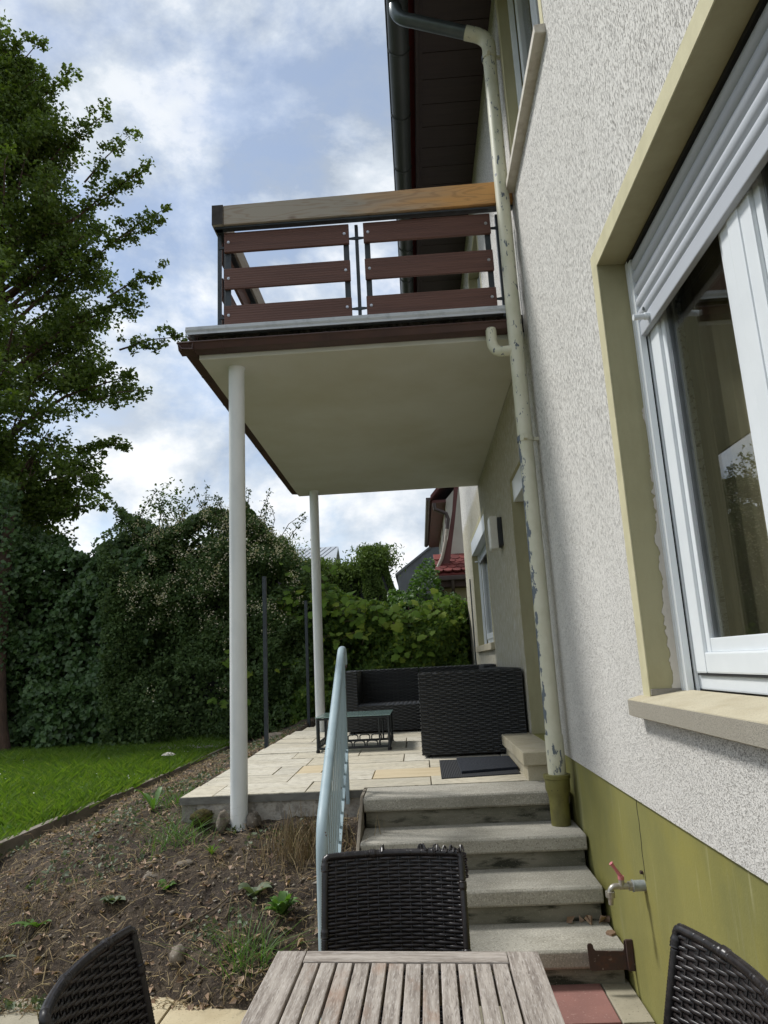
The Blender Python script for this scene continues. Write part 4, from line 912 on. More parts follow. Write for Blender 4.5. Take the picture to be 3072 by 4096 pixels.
def make_chair():
    t = T('wicker_chair', 'x', 'chair', (0, 0, 0), 'wicker chairs round the garden table')
    Wd = .455
    bow = lambda u: .036*(1-(2*u-1)**2)
    def Pb(u, v):
        x = (u-.5)*Wd; y = -.20-bow(u)-.085*v-.02*v*v; z = .40+.475*v
        n = np.stack([(2*u-1)*.30, -np.ones_like(u), np.full_like(u, -.19)], 1); n /= np.linalg.norm(n, axis=1)[:, None]
        return np.stack([x, y, z], 1), n
    weave_obj('backrest', [weave(Pb, 13, 46, r=.0052, amp=.0042, seg=4)], 'rattan_brown', t)
    M = MB(); us = np.linspace(.02, .98, 22)
    g = []
    for u in us:
        p, n = Pb(np.array([u]), np.array([.5])); a, _ = Pb(np.array([u]), np.array([0.])); b, _ = Pb(np.array([u]), np.array([1.])); g.append((a[0]-n[0]*.0, b[0]))
    for (a, b), (c, d) in zip(g, g[1:]): M.quad(a, c, d, b)
    M.build('backing', 'rattan_shadow', t, smooth=True)
    # wrapped rim: fine rings along the top and sides
    ps = [Pb(np.array([0.]), np.array([v]))[0][0] for v in np.linspace(0, .985, 14)]+[Pb(np.array([u]), np.array([1.0]))[0][0] for u in np.linspace(.02, .98, 26)]+[Pb(np.array([1.]), np.array([v]))[0][0] for v in np.linspace(.985, 0, 14)]
    M = MB(); fine = []; L = 0
    for a, b in zip(ps, ps[1:]):
        n = max(1, int(np.linalg.norm(b-a)/.0035))
        for q in range(n): fine.append(a+(b-a)*q/n)
    rr = [.0108+(.0014 if i % 2 else 0)+(.004 if i % 52 < 6 else 0)*.6 for i in range(len(fine))]
    M.tube(fine, rr, 10).build('back_rim', 'rattan_brown', t, smooth=True)
    Ps = plane_P((-.235, -.20, .435), (.47, 0, 0), (0, .44, .01), (0, 0, 1))
    weave_obj('seat', [weave(Ps, 13, 40, r=.0052, amp=.004, seg=3)], 'rattan_brown', t)
    wv = [weave(plane_P((-.235, .24, .33), (.47, 0, 0), (0, 0, .10), (0, 1, 0)), 13, 10, r=.0052, seg=3, full=False),
          weave(plane_P((.235, -.2, .33), (0, .44, 0), (0, 0, .10), (1, 0, 0)), 12, 10, r=.0052, seg=3, full=False),
          weave(plane_P((-.235, .24, .33), (0, -.44, 0), (0, 0, .10), (-1, 0, 0)), 12, 10, r=.0052, seg=3, full=False)]
    weave_obj('apron', wv, 'rattan_brown', t)
    MB().box((-.228, -.195, .335), (.228, .232, .43)).build('seat_core', 'rattan_shadow', t)
    for sx in (-1, 1):
        for yl in (-.19, .22):
            MB().tube([(sx*.215, yl, .335), (sx*.222, yl+(.02 if yl > 0 else -.03), 0)], [.021, .017], 12).build('leg', 'rattan_brown', t, smooth=True)
    return t
ch = make_chair()
chairs = [((-.138, 2.262, 0), PI-.02, 'dark brown wicker chair with frayed top edge standing before the stone steps'),
          ((-.462, 1.735, 0), -PI/2+.03, 'dark brown wicker chair on the soil-bank side of the garden table'),
          ((.268, 1.585, 0), PI/2+.07, 'dark brown wicker chair wedged between garden table and house plinth')]
roots = [ch, copy_tree(ch), copy_tree(ch)]
for o_, (loc, rz, lab) in zip(roots, chairs):
    o_.location = loc; o_.rotation_euler.z = rz; o_['label'] = lab
# frayed ends on the first chair (local coords of that chair)
M = MB(); random.seed(11)
for k in range(26):
    u = random.choice([.58, .30, .20, .17, .12, .09, .06, .04, .02, .01]) + random.uniform(-.02, .02)
    x = -(.5-u)*.455; yb = -.20-.036*(1-(2*u-1)**2)-.105; h = random.uniform(.008, .024); a = random.uniform(-.02, .02)
    M.tube(bend((x, yb-.006, .872), (x+a*.4, yb-.012, .885+h*1.5), (x+a, yb+random.uniform(-.01, .02), .877+h*.3), 5), .0032, 6)
for k in range(9):
    z = .80+k*.0085; M.tube(bend((-.225, -.295, z), (-.262-random.uniform(0, .012), -.30, z+.004), (-.228, -.31, z+.008), 5), .0032, 6)
fr_ = M.build('frayed_ends', 'rattan_brown', None, smooth=True); fr_.parent = roots[0]

# ---- wicker lounge: three modules
def lounge(name, label, x0, x1, y0, y1, back, arms, z0):
    """box modules; back: side with backrest ('n' far, 'e' wall); arms: set of sides"""
    t = T(name, label, 'sofa', ((x0+x1)/2, (y0+y1)/2, z0), 'black wicker lounge modules on the terrace')
    th = .13; zs, ztp = z0+.30, z0+.69; pr2 = .0165; pu = .05
    def face(nm, o, du, dv, nrm):
        lu = np.linalg.norm(du); lv = np.linalg.norm(dv)
        return weave(plane_P(o, du, dv, nrm), max(2, int(lu/pu)), max(2, int(lv/pr2)), r=.0078, amp=.0062, seg=3, full=False, half_n=4)
    def block(nm, a, b, faces):
        (ax, ay, az), (bx, by, bz_) = a, b; e = .006
        MB().box((ax+e, ay+e, az), (bx-e, by-e, bz_-e)).build(nm+'_core', 'rattan_shadow', t)
        W_ = []
        if 's' in faces: W_.append(face(nm, (ax, ay, az), (bx-ax, 0, 0), (0, 0, bz_-az), (0, -1, 0)))
        if 'n' in faces: W_.append(face(nm, (bx, by, az), (ax-bx, 0, 0), (0, 0, bz_-az), (0, 1, 0)))
        if 'w' in faces: W_.append(face(nm, (ax, by, az), (0, ay-by, 0), (0, 0, bz_-az), (-1, 0, 0)))
        if 'e' in faces: W_.append(face(nm, (bx, ay, az), (0, by-ay, 0), (0, 0, bz_-az), (1, 0, 0)))
        if 't' in faces: W_.append(face(nm, (ax, ay, bz_), (bx-ax, 0, 0), (0, by-ay, 0), (0, 0, 1)))
        weave_obj(nm, W_, 'rattan_black', t)
    bx0, bx1, by0, by1 = x0, x1, y0, y1
    if 'n' in back: block('backrest', (x0, y1-th, z0+.02), (x1, y1, ztp), 'snwet'); by1 = y1-th
    if 'e' in back: block('backrest', (x1-th, y0, z0+.02), (x1, by1, ztp), 'swt'+('n' if by1 == y1 else '')); bx1 = x1-th
    if 's' in arms: block('armrest', (bx0, y0, z0+.02), (bx1, y0+th, ztp), 'snwt'); by0 = y0+th
    if 'w' in arms: block('armrest', (x0, by0, z0+.02), (x0+th, by1, ztp), 'swet'); bx0 = x0+th
    block('seat', (bx0, by0, z0+.02), (bx1, by1, zs), 'swt')
    for fx in (x0+.05, x1-.05):
        for fy in (y0+.05, y1-.05): MB().tube([(fx, fy, z0-.002), (fx, fy, z0+.03)], .018, 10).build('foot', 'rattan_shadow', t)
lounge('wicker_sofa', 'black wicker sofa along the wall, its tall armrest end beside the doormats', -.022, .852, 6.256, 8.28, 'e', 's', zt(6.4))
lounge('wicker_sofa', 'black wicker corner sofa module between the house wall and hedge', -.02, .852, 8.30, 9.17, 'ne', '', zt(8.4))
lounge('wicker_sofa', 'black wicker sofa module behind the low glass table, facing the steps', -.875, -.04, 8.36, 9.17, 'n', 'w', zt(8.4))

# ---- coffee table
ct = T('coffee_table', 'low black metal table with glass top on the terrace', 'table', (-.65, 7.2, zt(7)))
z0 = zt(7.0); X0, X1, Y0, Y1 = -1.0, -.33, 6.89, 7.52; h_ = z0+.31
MB().box((X0-.02, Y0-.02, h_), (X1+.02, Y1+.02, h_+.008)).build('glass_top', 'table_glass', ct, bevel=.002)
fr = MB()
def bar(a, b, r=.010): return MB().tube([a, b], r, 10)
for (x, y) in ((X0, Y0), (X1, Y0), (X0, Y1), (X1, Y1)):
    bar((x, y, z0+.004), (x, y, h_), .013).build('leg', 'table_metal', ct, smooth=True)
    MB().tube([(x, y, z0), (x, y, z0+.022)], .018, 12).build('foot', 'rattan_shadow', ct, smooth=True)
for z in (z0+.035, h_-.014):
    for a, b in (((X0, Y0), (X1, Y0)), ((X0, Y1), (X1, Y1)), ((X0, Y0), (X0, Y1)), ((X1, Y0), (X1, Y1))):
        bar((*a, z), (*b, z), .0115 if z < h_-.1 else .0095).build('frame_bar', 'table_metal', ct, smooth=True)
for x in (X0+.09, X1-.09):
    for y in (Y0, Y1): bar((x, y, z0+.04), (x, y, h_-.01), .009).build('upright', 'table_metal', ct, smooth=True)
for y in (Y0+.09, Y1-.09):
    for x in (X0, X1): bar((x, y, z0+.04), (x, y, h_-.01), .009).build('upright', 'table_metal', ct, smooth=True)
for y in (Y0, Y1):
    for i in range(4):
        a = X0+.10+i*.12; MB().tube([(a, y, z0+.045), (a, y, z0+.07)]+bend((a, y, z0+.075), (a+.01, y, z0+.092), (a+.045, y, z0+.09), 4)+bend((a+.055, y, z0+.09), (a+.095, y, z0+.092), (a+.10, y, z0+.07), 4)+[(a+.10, y, z0+.045)], .006, 8).build('loop', 'table_metal', ct, smooth=True)
for x in (X0, X1):
    for i in range(4):
        a = Y0+.10+i*.105; MB().tube([(x, a, z0+.045), (x, a, z0+.07)]+bend((x, a, z0+.075), (x, a+.01, z0+.092), (x, a+.045, z0+.09), 4)+bend((x, a+.055, z0+.09), (x, a+.085, z0+.092), (x, a+.09, z0+.07), 4)+[(x, a+.09, z0+.045)], .006, 8).build('loop', 'table_metal', ct, smooth=True)

# ---- door mats
def doormat(name, c, zz, th, m, **k):
    M = MB().prism(c, 0, th, 'z')
    for q in range(len(M.v)): a, b, d = M.v[q]; M.v[q] = (a, b, zz(b)+.001+d)
    return M.build(name, m, None, bevel=.003, **k)
doormat('doormat', [(.098, 5.22), (.655, 5.29), (.655, 6.02), (.105, 6.06)], zt, .009, 'mat_rubber', label='larger ribbed black rubber doormat lying on the terrace slabs', cat='doormat')
doormat('doormat', [(.245, 5.355), (.66, 5.45), (.662, 6.0), (.243, 6.02)], lambda y: zt(y)+.0105, .017, 'mat_navy', label='smaller dark navy coarse doormat lying on the ribbed mat', cat='doormat')

# ---- garden table
gt = T('garden_table', 'weathered grey slatted teak garden table', 'table', (-.08, 1.5, 0))
MT = Matrix.Translation((-.085, 2.165, .728)) @ Matrix.Rotation(math.radians(1.7), 4, 'Y') @ Matrix.Rotation(math.radians(-.6), 4, 'Z')
def tb(a, b, nm, m, par=gt, bv=.0035):
    o = MB().box(a, b).build(nm, m, None, bevel=bv); o.matrix_basis = MT; o.parent = par; o.matrix_parent_inverse = par.matrix_basis.inverted(); return o
gt.matrix_basis = Matrix.Translation((-.08, 1.5, 0))
w2 = .358
tb((-w2, -1.25, -.022), (-w2+.080, 0, 0), 'side_board', 'teak_grey'); tb((w2-.084, -1.25, -.022), (w2, 0, 0), 'side_board', 'teak_grey')
tb((-w2+.082, -.074, -.022), (w2-.086, 0, 0), 'end_board', 'teak_cross'); tb((-w2+.082, -1.25, -.022), (w2-.086, -1.176, 0), 'end_board', 'teak_cross')
n = 12; a0 = -w2+.083; a1 = w2-.087; p_ = (a1-a0)/n
for i in range(n): tb((a0+i*p_+.0035, -1.173, -.020), (a0+(i+1)*p_-.0035, -.0775, -.0015+random.uniform(-.0012, .001)), 'slat', 'teak_grey', bv=.0025)
for (x0, x1) in ((-w2+.02, -w2+.045), (w2-.045, w2-.02)): tb((x0, -1.2, -.085), (x1, -.05, -.0225), 'apron', 'teak_grey')
for y in (-.12, -1.17): tb((-w2+.05, y, -.085), (w2-.05, y+.025, -.0225), 'apron', 'teak_cross')
for (x, y) in ((-w2+.055, -.13), (w2-.055, -.13), (-w2+.055, -1.14), (w2-.055, -1.14)):
    o = MB().box((x-.027-.085, y+2.165-.027, 0.0), (x+.027-.085, y+2.165+.027, .706-.030*(x/.36) - .012)).build('leg', 'teak_grey', gt, bevel=.004)

# ---- dark steel posts left of the terrace
for (x, y, zb, zt_, lab) in ((-1.70, 7.9, .55, 2.53, 'slim dark steel post standing in the soil halfway along the terrace edge'), (-1.66, 10.6, .55, 2.49, 'slim dark steel post before the hedge at the far end of the terrace')):
    p = T('steel_post', lab, 'post', (x, y, zb), 'dark posts beside the terrace')
    MB().box((x-.021, y-.021, zb), (x+.021, y+.021, zt_)).build('shaft', 'dark_metal', p, bevel=.003)
    MB().box((x-.0225, y-.0225, zt_+.0005), (x+.0225, y+.0225, zt_+.008)).build('cap', 'dark_metal', p, bevel=.002)

# ---- stones and moss at the post foot
def stone(loc, s, seed, label, m='stone_grey'):
    bm = bmesh.new(); bmesh.ops.create_icosphere(bm, subdivisions=3, radius=1); r2 = random.Random(seed)
    ph = [r2.uniform(0, 6) for _ in range(6)]
    for v in bm.verts:
        c = v.co; d = 1+.16*math.sin(c.x*3+ph[0])+.13*math.sin(c.y*4+ph[1])+.1*math.sin(c.z*5+ph[2]+c.x*3)+.05*math.sin(c.x*11+ph[3]+c.y*9)
        d += .10*math.sin(c.x*17+ph[4])*math.sin(c.y*19+ph[5])+.12*(abs(math.sin(c.x*6+c.z*5+ph[1]))-.5); v.co = Vector((c.x*s[0], c.y*s[1], c.z*s[2]))*d+Vector(loc)
    me = bpy.data.meshes.new('stone'); bm.to_mesh(me); bm.free()
    for p in me.polygons: p.use_smooth = True
    return link('stone' if m != 'moss' else 'moss_cushion', me, m, None, label=label, cat='stone' if m != 'moss' else 'moss')
stone((-1.345, 4.86, .555), (.04, .045, .065), 1, 'upright grey stone wedged against the lawn side of the white post foot')
stone((-1.145, 4.87, .555), (.042, .045, .06), 2, 'squarish grey stone wedged between white post foot and stone steps')
stone((-1.50, 4.94, .575), (.085, .05, .045), 3, 'dark olive moss cushion under the corner of the terrace slab', 'moss')
for (x, y, s, sd, lab) in ((-1.65, 4.45, (.045, .035, .022), 5, 'pale lump of rubble half buried below the mossy slab corner'), (-1.47, 4.52, (.05, .035, .02), 6, 'small pale rubble lump in the soil below the white post'),
                      (-1.30, 3.88, (.05, .04, .045), 8, 'mossy dark stone low in the bank just above the patio'), (-1.9, 9.6, (.16, .12, .09), 9, 'brown clod of earth heaped at the far terrace corner')):
    stone((x, y, float(soil_h(np.array([x]), np.array([y]))[0])-.004), s, sd, lab, 'stone_grey')

# ================================================================== PLANTS
def hedge_points(n, x0, x1, y0, y1, ztop, zb, front_bias=1.0, seed=1):
    """points in the outer shell of a hedge body, front (-y) and top faces with bumps"""
    x = x0+rng.random(n)*(x1-x0)
    top = ztop(x)
    which = rng.random(n)
    z = np.where(which < .74, zb+(top-zb)*rng.random(n)**.85, top-.0)
    bump = fbm(x*.95, z*.95, 4, seed)*2.3+fbm(x*3.3, z*3.3, 3, seed+5)*.7
    lean = .55*np.clip((z-(top-.7))/.7, 0, 1)**2
    depth = np.abs(rng.normal(size=n))*.16
    y = np.where(which < .74, y0-bump*.5+lean+depth, y0+.5*rng.random(n)*1.2+(y1-y0)*rng.random(n)*.6)
    z = np.where(which < .74, z, top+fbm(x*1.6, y*1.6, 4, seed+3)*.9-np.abs(rng.normal(size=n))*.10)
    den = fbm(x*2.6, z*2.6+y*.7, 4, seed+11)*1.6+fbm(x*.8, z*.8, 2, seed+17)*.9      # clumps with dark hollows between them
    keep = (rng.random(n) < np.clip(.62+den*2.4, .06, 1.)) | (which >= .74)
    y = y-np.where(which < .74, np.clip(den, -.2, .5)*.45, 0)
    return np.stack([x, y, z], 1)[keep]
def twigs_mesh(name, starts, ends, r, m, parent):
    M = MB()
    for a, b in zip(starts, ends):
        mid = (np.array(a)+np.array(b))/2+rng.normal(size=3)*.06*np.linalg.norm(np.array(b)-np.array(a))
        M.tube([a, tuple(mid), b], [r, r*.8, r*.4], 5)
    return M.build(name, m, parent, smooth=True)
# ivy mass at the left
ivy = T('ivy_hedge', 'dark ivy-clad hedge at the foot of the big tree', 'hedge', (-7.5, 12.3, .35))
iv_top = lambda x: 4.1+.35*np.sin(x*1.3)+fbm(x*1.7, x*0, 3, 3)*.9
P = hedge_points(54000, -11, -4.6, 12.0, 13.6, iv_top, .35, seed=2)
leaf_obj('foliage', P, .06+.07*rng.random(len(P)), 'ivy_leaf', ivy, up=np.array([0, 0, -.9]), out=np.array([0, -1.0, .5]), aspect=.85, fold=.3, spread=.6)
twigs_mesh('stem', [(x, 12.9, .3) for x in np.linspace(-10, -5, 9)], [(x+.3, 12.6, 3.6) for x in np.linspace(-10, -5, 9)], .03, 'bark', ivy)
MB().box((-11, 12.75, .2), (-4.4, 13.2, 3.5)).build('shade_core', 'rattan_shadow', ivy)  # near-black box: the hedge's inner shade put into its colour
def back_leaves(x0, x1, zb, ztop, n, y, size, m, parent):
    x = x0+rng.random(n)*(x1-x0); z = zb+(ztop(x)-.3-zb)*rng.random(n); P = np.stack([x, y-rng.random(n)*.14, z], 1)
    leaf_obj('inner_foliage', P, size*(.7+.6*rng.random(n)), m, parent, out=np.array([0, -1., .3]), up=np.array([0, 0, -.5]), aspect=.8, spread=.5)
back_leaves(-11, -4.5, .3, iv_top, 9000, 12.74, .11, 'ivy_leaf', ivy)
# flowering shrub in the middle
fs = T('flowering_shrub', 'tall shrub with cream flower clusters between the ivy and the vine hedge', 'shrub', (-3.9, 12.2, .38))
fs_top = lambda x: np.where(x < -2.6, 4.15, 4.15-1.25*np.clip((x+2.6)/.9, 0, 1))+.2*np.sin(x*3.1)+fbm(x*2.3, x*0, 3, 6)*.8
P = hedge_points(60000, -5.3, -1.75, 11.85, 13.2, fs_top, .38, seed=4)
leaf_obj('foliage', P, .035+.05*rng.random(len(P)), 'shrub_leaf', fs, up=np.array([0, 0, .2]), out=np.array([0, -.8, .6]), spread=.8)
cl = hedge_points(230, -4.9, -1.9, 11.72, 12.6, fs_top, 2.3, seed=4); cl = np.concatenate([cl, hedge_points(40, -4.9, -2.4, 11.7, 12.0, fs_top, 1.0, seed=4)])
Pf = (cl[:, None]+rng.normal(size=(len(cl), 22, 3))*np.array([.055, .035, .07])).reshape(-1, 3)+np.array([0, -.06, .02])
leaf_obj('flower_clusters', Pf, .018+.018*rng.random(len(Pf)), 'flower_cream', fs, aspect=.9, kind='stuff')
sp = [(x, 12.3, float(fs_top(np.array([x]))[0])-.1) for x in np.linspace(-5, -2.2, 26)]; ep = [(a+rng.normal()*.2, 12.2, c+.35+.3*rng.random()) for a, b, c in sp]
twigs_mesh('stem', sp, ep, .008, 'twig', fs)
Pt = np.concatenate([np.array(a)+(np.array(b)-np.array(a))*t+rng.normal(size=(14, 3))*.035 for a, b in zip(sp, ep) for t in (.2, .45, .7, .95)])
leaf_obj('shoot_leaves', Pt, .03+.035*rng.random(len(Pt)), 'shrub_leaf', fs, spread=1.0)
MB().box((-5.3, 12.75, .2), (-2.5, 13.2, 3.75)).build('shade_core', 'rattan_shadow', fs)  # dark box standing for the shade deep in the shrub
back_leaves(-5.3, -1.8, .3, fs_top, 9000, 12.72, .09, 'shrub_leaf', fs)
# vine-covered hedge on the right
vh = T('vine_hedge', 'hedge overgrown with bright grapevine leaves behind the terrace', 'hedge', (-.6, 12.2, .42))
vh_top = lambda x: 2.70-.16*np.clip(x+1.5, 0, 3)+.12*np.sin(x*2.7)+fbm(x*2.0, x*0, 3, 9)*.5
P = hedge_points(54000, -2.6, 1.3, 11.85, 13.4, vh_top, .42, seed=7)
P = P[~((P[:, 0] > .80) & (P[:, 1] < 12.55))]
leaf_obj('foliage', P, .045+.055*rng.random(len(P)), 'vine_leaf_mass', vh, up=np.array([0, 0, -.5]), out=np.array([0, -.9, .6]), aspect=.8, spread=.65)
MB().box((-2.3, 12.7, .2), (1.2, 13.2, 2.2)).build('shade_core', 'rattan_shadow', vh)  # dark box standing for the shade behind the vine leaves
back_leaves(-2.6, 1.1, .3, vh_top, 7000, 12.69, .09, 'vine_leaf_mass', vh)
def vine_leaf_mesh():
    pr = [(0, -.42), (.20, -.50), (.44, -.30), (.36, -.12), (.52, .06), (.30, .16), (.24, .36), (0, .55), (-.24, .36), (-.30, .16), (-.52, .06), (-.36, -.12), (-.44, -.30), (-.20, -.50)]
    V = [(0, 0, .05)]+[(x, y, -.16*(x*x+y*y)+.10*abs(x)) for x, y in pr]
    return np_mesh('leaf', np.array(V), np.array([(0, i, i % len(pr)+1) for i in range(1, len(pr)+1)]))
vlm = vine_leaf_mesh(); vlm.materials.append(MATS['vine_leaf'])
def put_leaf(parent, p, s, nrm):
    o = bpy.data.objects.new('leaf', vlm); C.objects.link(o); o.parent = parent; o.matrix_parent_inverse = world_of(parent).inverted()
    q = Vector(nrm).to_track_quat('Z', 'Y') @ Matrix.Rotation(random.uniform(-.9, .9)+PI, 4, 'Z').to_quaternion()
    o.location = p; o.rotation_mode = 'QUATERNION'; o.rotation_quaternion = q; o.scale = (s, s, s)
random.seed(5)
sp, ep = [], []
for k in range(60):       # vine shoots with leaves
    if k < 42:
        x = random.uniform(-2.5, .75); a = Vector((x, 11.75+random.uniform(-.1, .4), float(vh_top(np.array([x]))[0])-random.uniform(.0, .45)))
        b = a+Vector((random.uniform(-.5, .5), random.uniform(-.35, .0), random.uniform(-.25, .42)))
    else:
        x = random.uniform(-3.6, .5); a = Vector((x, 11.72, random.uniform(1.0, 2.2))); b = a+Vector((random.uniform(-.5, .5), -.14, random.uniform(-.5, .2)))
    sp.append(tuple(a)); ep.append(tuple(b))
    for t in (.1, .35, .6, .82, 1.0) if k < 50 else (.2, .6, 1.0):
        p = a.lerp(b, t)+Vector((random.uniform(-.08, .08), random.uniform(-.1, .02), random.uniform(-.06, .08)))
        put_leaf(vh, p, random.uniform(.09, .19)*(1 if t < .9 else .6), (random.uniform(-.5, .5), random.uniform(-1.0, -.3), random.uniform(.35, 1.0)))
twigs_mesh('shoots', sp, ep, .006, 'twig', vh)['kind'] = 'stuff'
# laurel bush behind the hedge
def bush(name, label, c, rad, n, size, m, cat='shrub', kind_up=(0, 0, .2), zmin=.3, stems=7):
    t = T(name, label, cat, (c[0], c[1], zmin))
    d = rng.normal(size=(n, 3)); d /= np.linalg.norm(d, axis=1)[:, None]
    bump = 1+.35*np.sin(d[:, 0]*5+c[0])*np.sin(d[:, 2]*6+c[1])+.18*np.sin(d[:, 1]*9+d[:, 2]*7)
    P = np.array(c)+d*np.array(rad)*(bump*(1-np.abs(rng.normal(size=n))*.10))[:, None]
    P = P[P[:, 2] > zmin]; dd = (P-np.array(c)); dd /= np.linalg.norm(dd, axis=1)[:, None]
    leaf_obj('foliage', P, size*(.7+.6*rng.random(len(P))), m, t, out=dd*.9+np.array([0, -.1, .3]), up=np.array(kind_up), spread=.75)
    sp = [(c[0]+rng.normal()*.1, c[1]+rng.normal()*.1, zmin-.05) for _ in range(stems)]; ep = [(c[0]+rng.normal()*rad[0]*.5, c[1]+rng.normal()*rad[1]*.4, c[2]+rad[2]*.5) for _ in range(stems)]
    twigs_mesh('stem', sp, ep, .025, 'bark', t)
    bm = bmesh.new(); bmesh.ops.create_icosphere(bm, subdivisions=2, radius=.72)
    for v in bm.verts: v.co = Vector((v.co.x*rad[0], v.co.y*rad[1], v.co.z*rad[2]))+Vector(c)
    me = bpy.data.meshes.new('shade_core'); bm.to_mesh(me); bm.free(); link('shade_core', me, 'rattan_shadow', t)  # near-black ball: shade inside the bush given as colour
    return t
bush('laurel_bush', 'glossy green laurel bush behind the vine hedge before the tiled gable', (.0, 15.2, 2.15), (.72, .7, 1.12), 7000, .10, 'laurel_leaf')
bush('climber_bush', 'light green bush at the house corner beside the vine hedge', (.80, 13.1, 1.5), (.5, .45, .85), 6000, .075, 'laurel_leaf')
# thuja row
def thuja(label, c, rad, n, brown=False):
    t = T('thuja', label, 'conifer', (c[0], c[1], -.05), 'thujas behind the hedge')
    h = c[2]; u = rng.random(n)**.8; a = rng.random(n)*2*PI
    prof = np.clip(1-(u**3.2)*.75, .1, 1)*(1+.14*np.sin(a*7+u*20)+.10*np.sin(a*3+u*9))
    rr = (1-np.abs(rng.normal(size=n))*.10)
    P = np.stack([c[0]+np.cos(a)*rad[0]*prof*rr, c[1]+np.sin(a)*rad[1]*prof*rr, h*u*.97], 1)
    P = np.concatenate([P, np.stack([c[0]+rng.normal(size=n//5)*rad[0]*.38, c[1]+rng.normal(size=n//5)*rad[1]*.38, h*(.93+.05*np.clip(rng.normal(size=n//5), -2, 1.3))], 1)])
    dd = np.stack([P[:, 0]-c[0], P[:, 1]-c[1], np.full(len(P), .2)], 1); dd /= np.linalg.norm(dd, axis=1)[:, None]+1e-6
    leaf_obj('foliage', P, .06+.075*rng.random(len(P)), 'thuja_leaf', t, out=dd*.7, up=np.array([0, 0, 1.2])+0*dd, aspect=.36, spread=.9)
    if brown:
        q = 1800; a = -PI/2+rng.normal(size=q)*.35; u = .62+.12*rng.normal(size=q)
        Pb = np.stack([c[0]+np.cos(a)*rad[0]*1.0, c[1]+np.sin(a)*rad[1]*1.02, h*u], 1); leaf_obj('brown_patch', Pb, .09, 'thuja_brown', t, up=np.array([0, 0, 1.5]), aspect=.32)
    MB().tube([(c[0], c[1], -.05), (c[0], c[1], h*.6)], [.12, .05], 8).build('trunk', 'bark', t, smooth=True)
    MB().lathe([(.6, 0), (.78, h*.3), (.72, h*.6), (.45, h*.85), (.02, h*.9)], 0, 0, 12)
    M = MB().lathe([(rad[0]*.7, 0), (rad[0]*.8, h*.3), (rad[0]*.72, h*.7), (rad[0]*.4, h*.88), (.02, h*.93)], c[0], c[1], 14); M.build('shade_core', 'rattan_shadow', t, smooth=True)  # near-black core: shade inside the conifer given as colour
thuja('leftmost of the clipped thujas, tallest and darkest, behind the flowering shrub', (-4.0, 18.5, 4.95), (1.05, .9), 22000)
thuja('thuja with a browned patch behind the white posts', (-2.75, 18.6, 4.3), (.95, .85), 22000, True)
thuja('broad green thuja behind the vine hedge', (-1.85, 18.4, 4.12), (.8, .85), 18000)
thuja('rounded bright green thuja at the open end of the row', (-1.05, 18.2, 4.5), (.68, .8), 20000)
bush('dark_conifer_bush', 'wispy dark bush rising behind the flowering shrub', (-5.6, 15.0, 3.3), (1.3, .8, 1.75), 6000, .09, 'shrub_leaf', kind_up=(0, 0, 1))

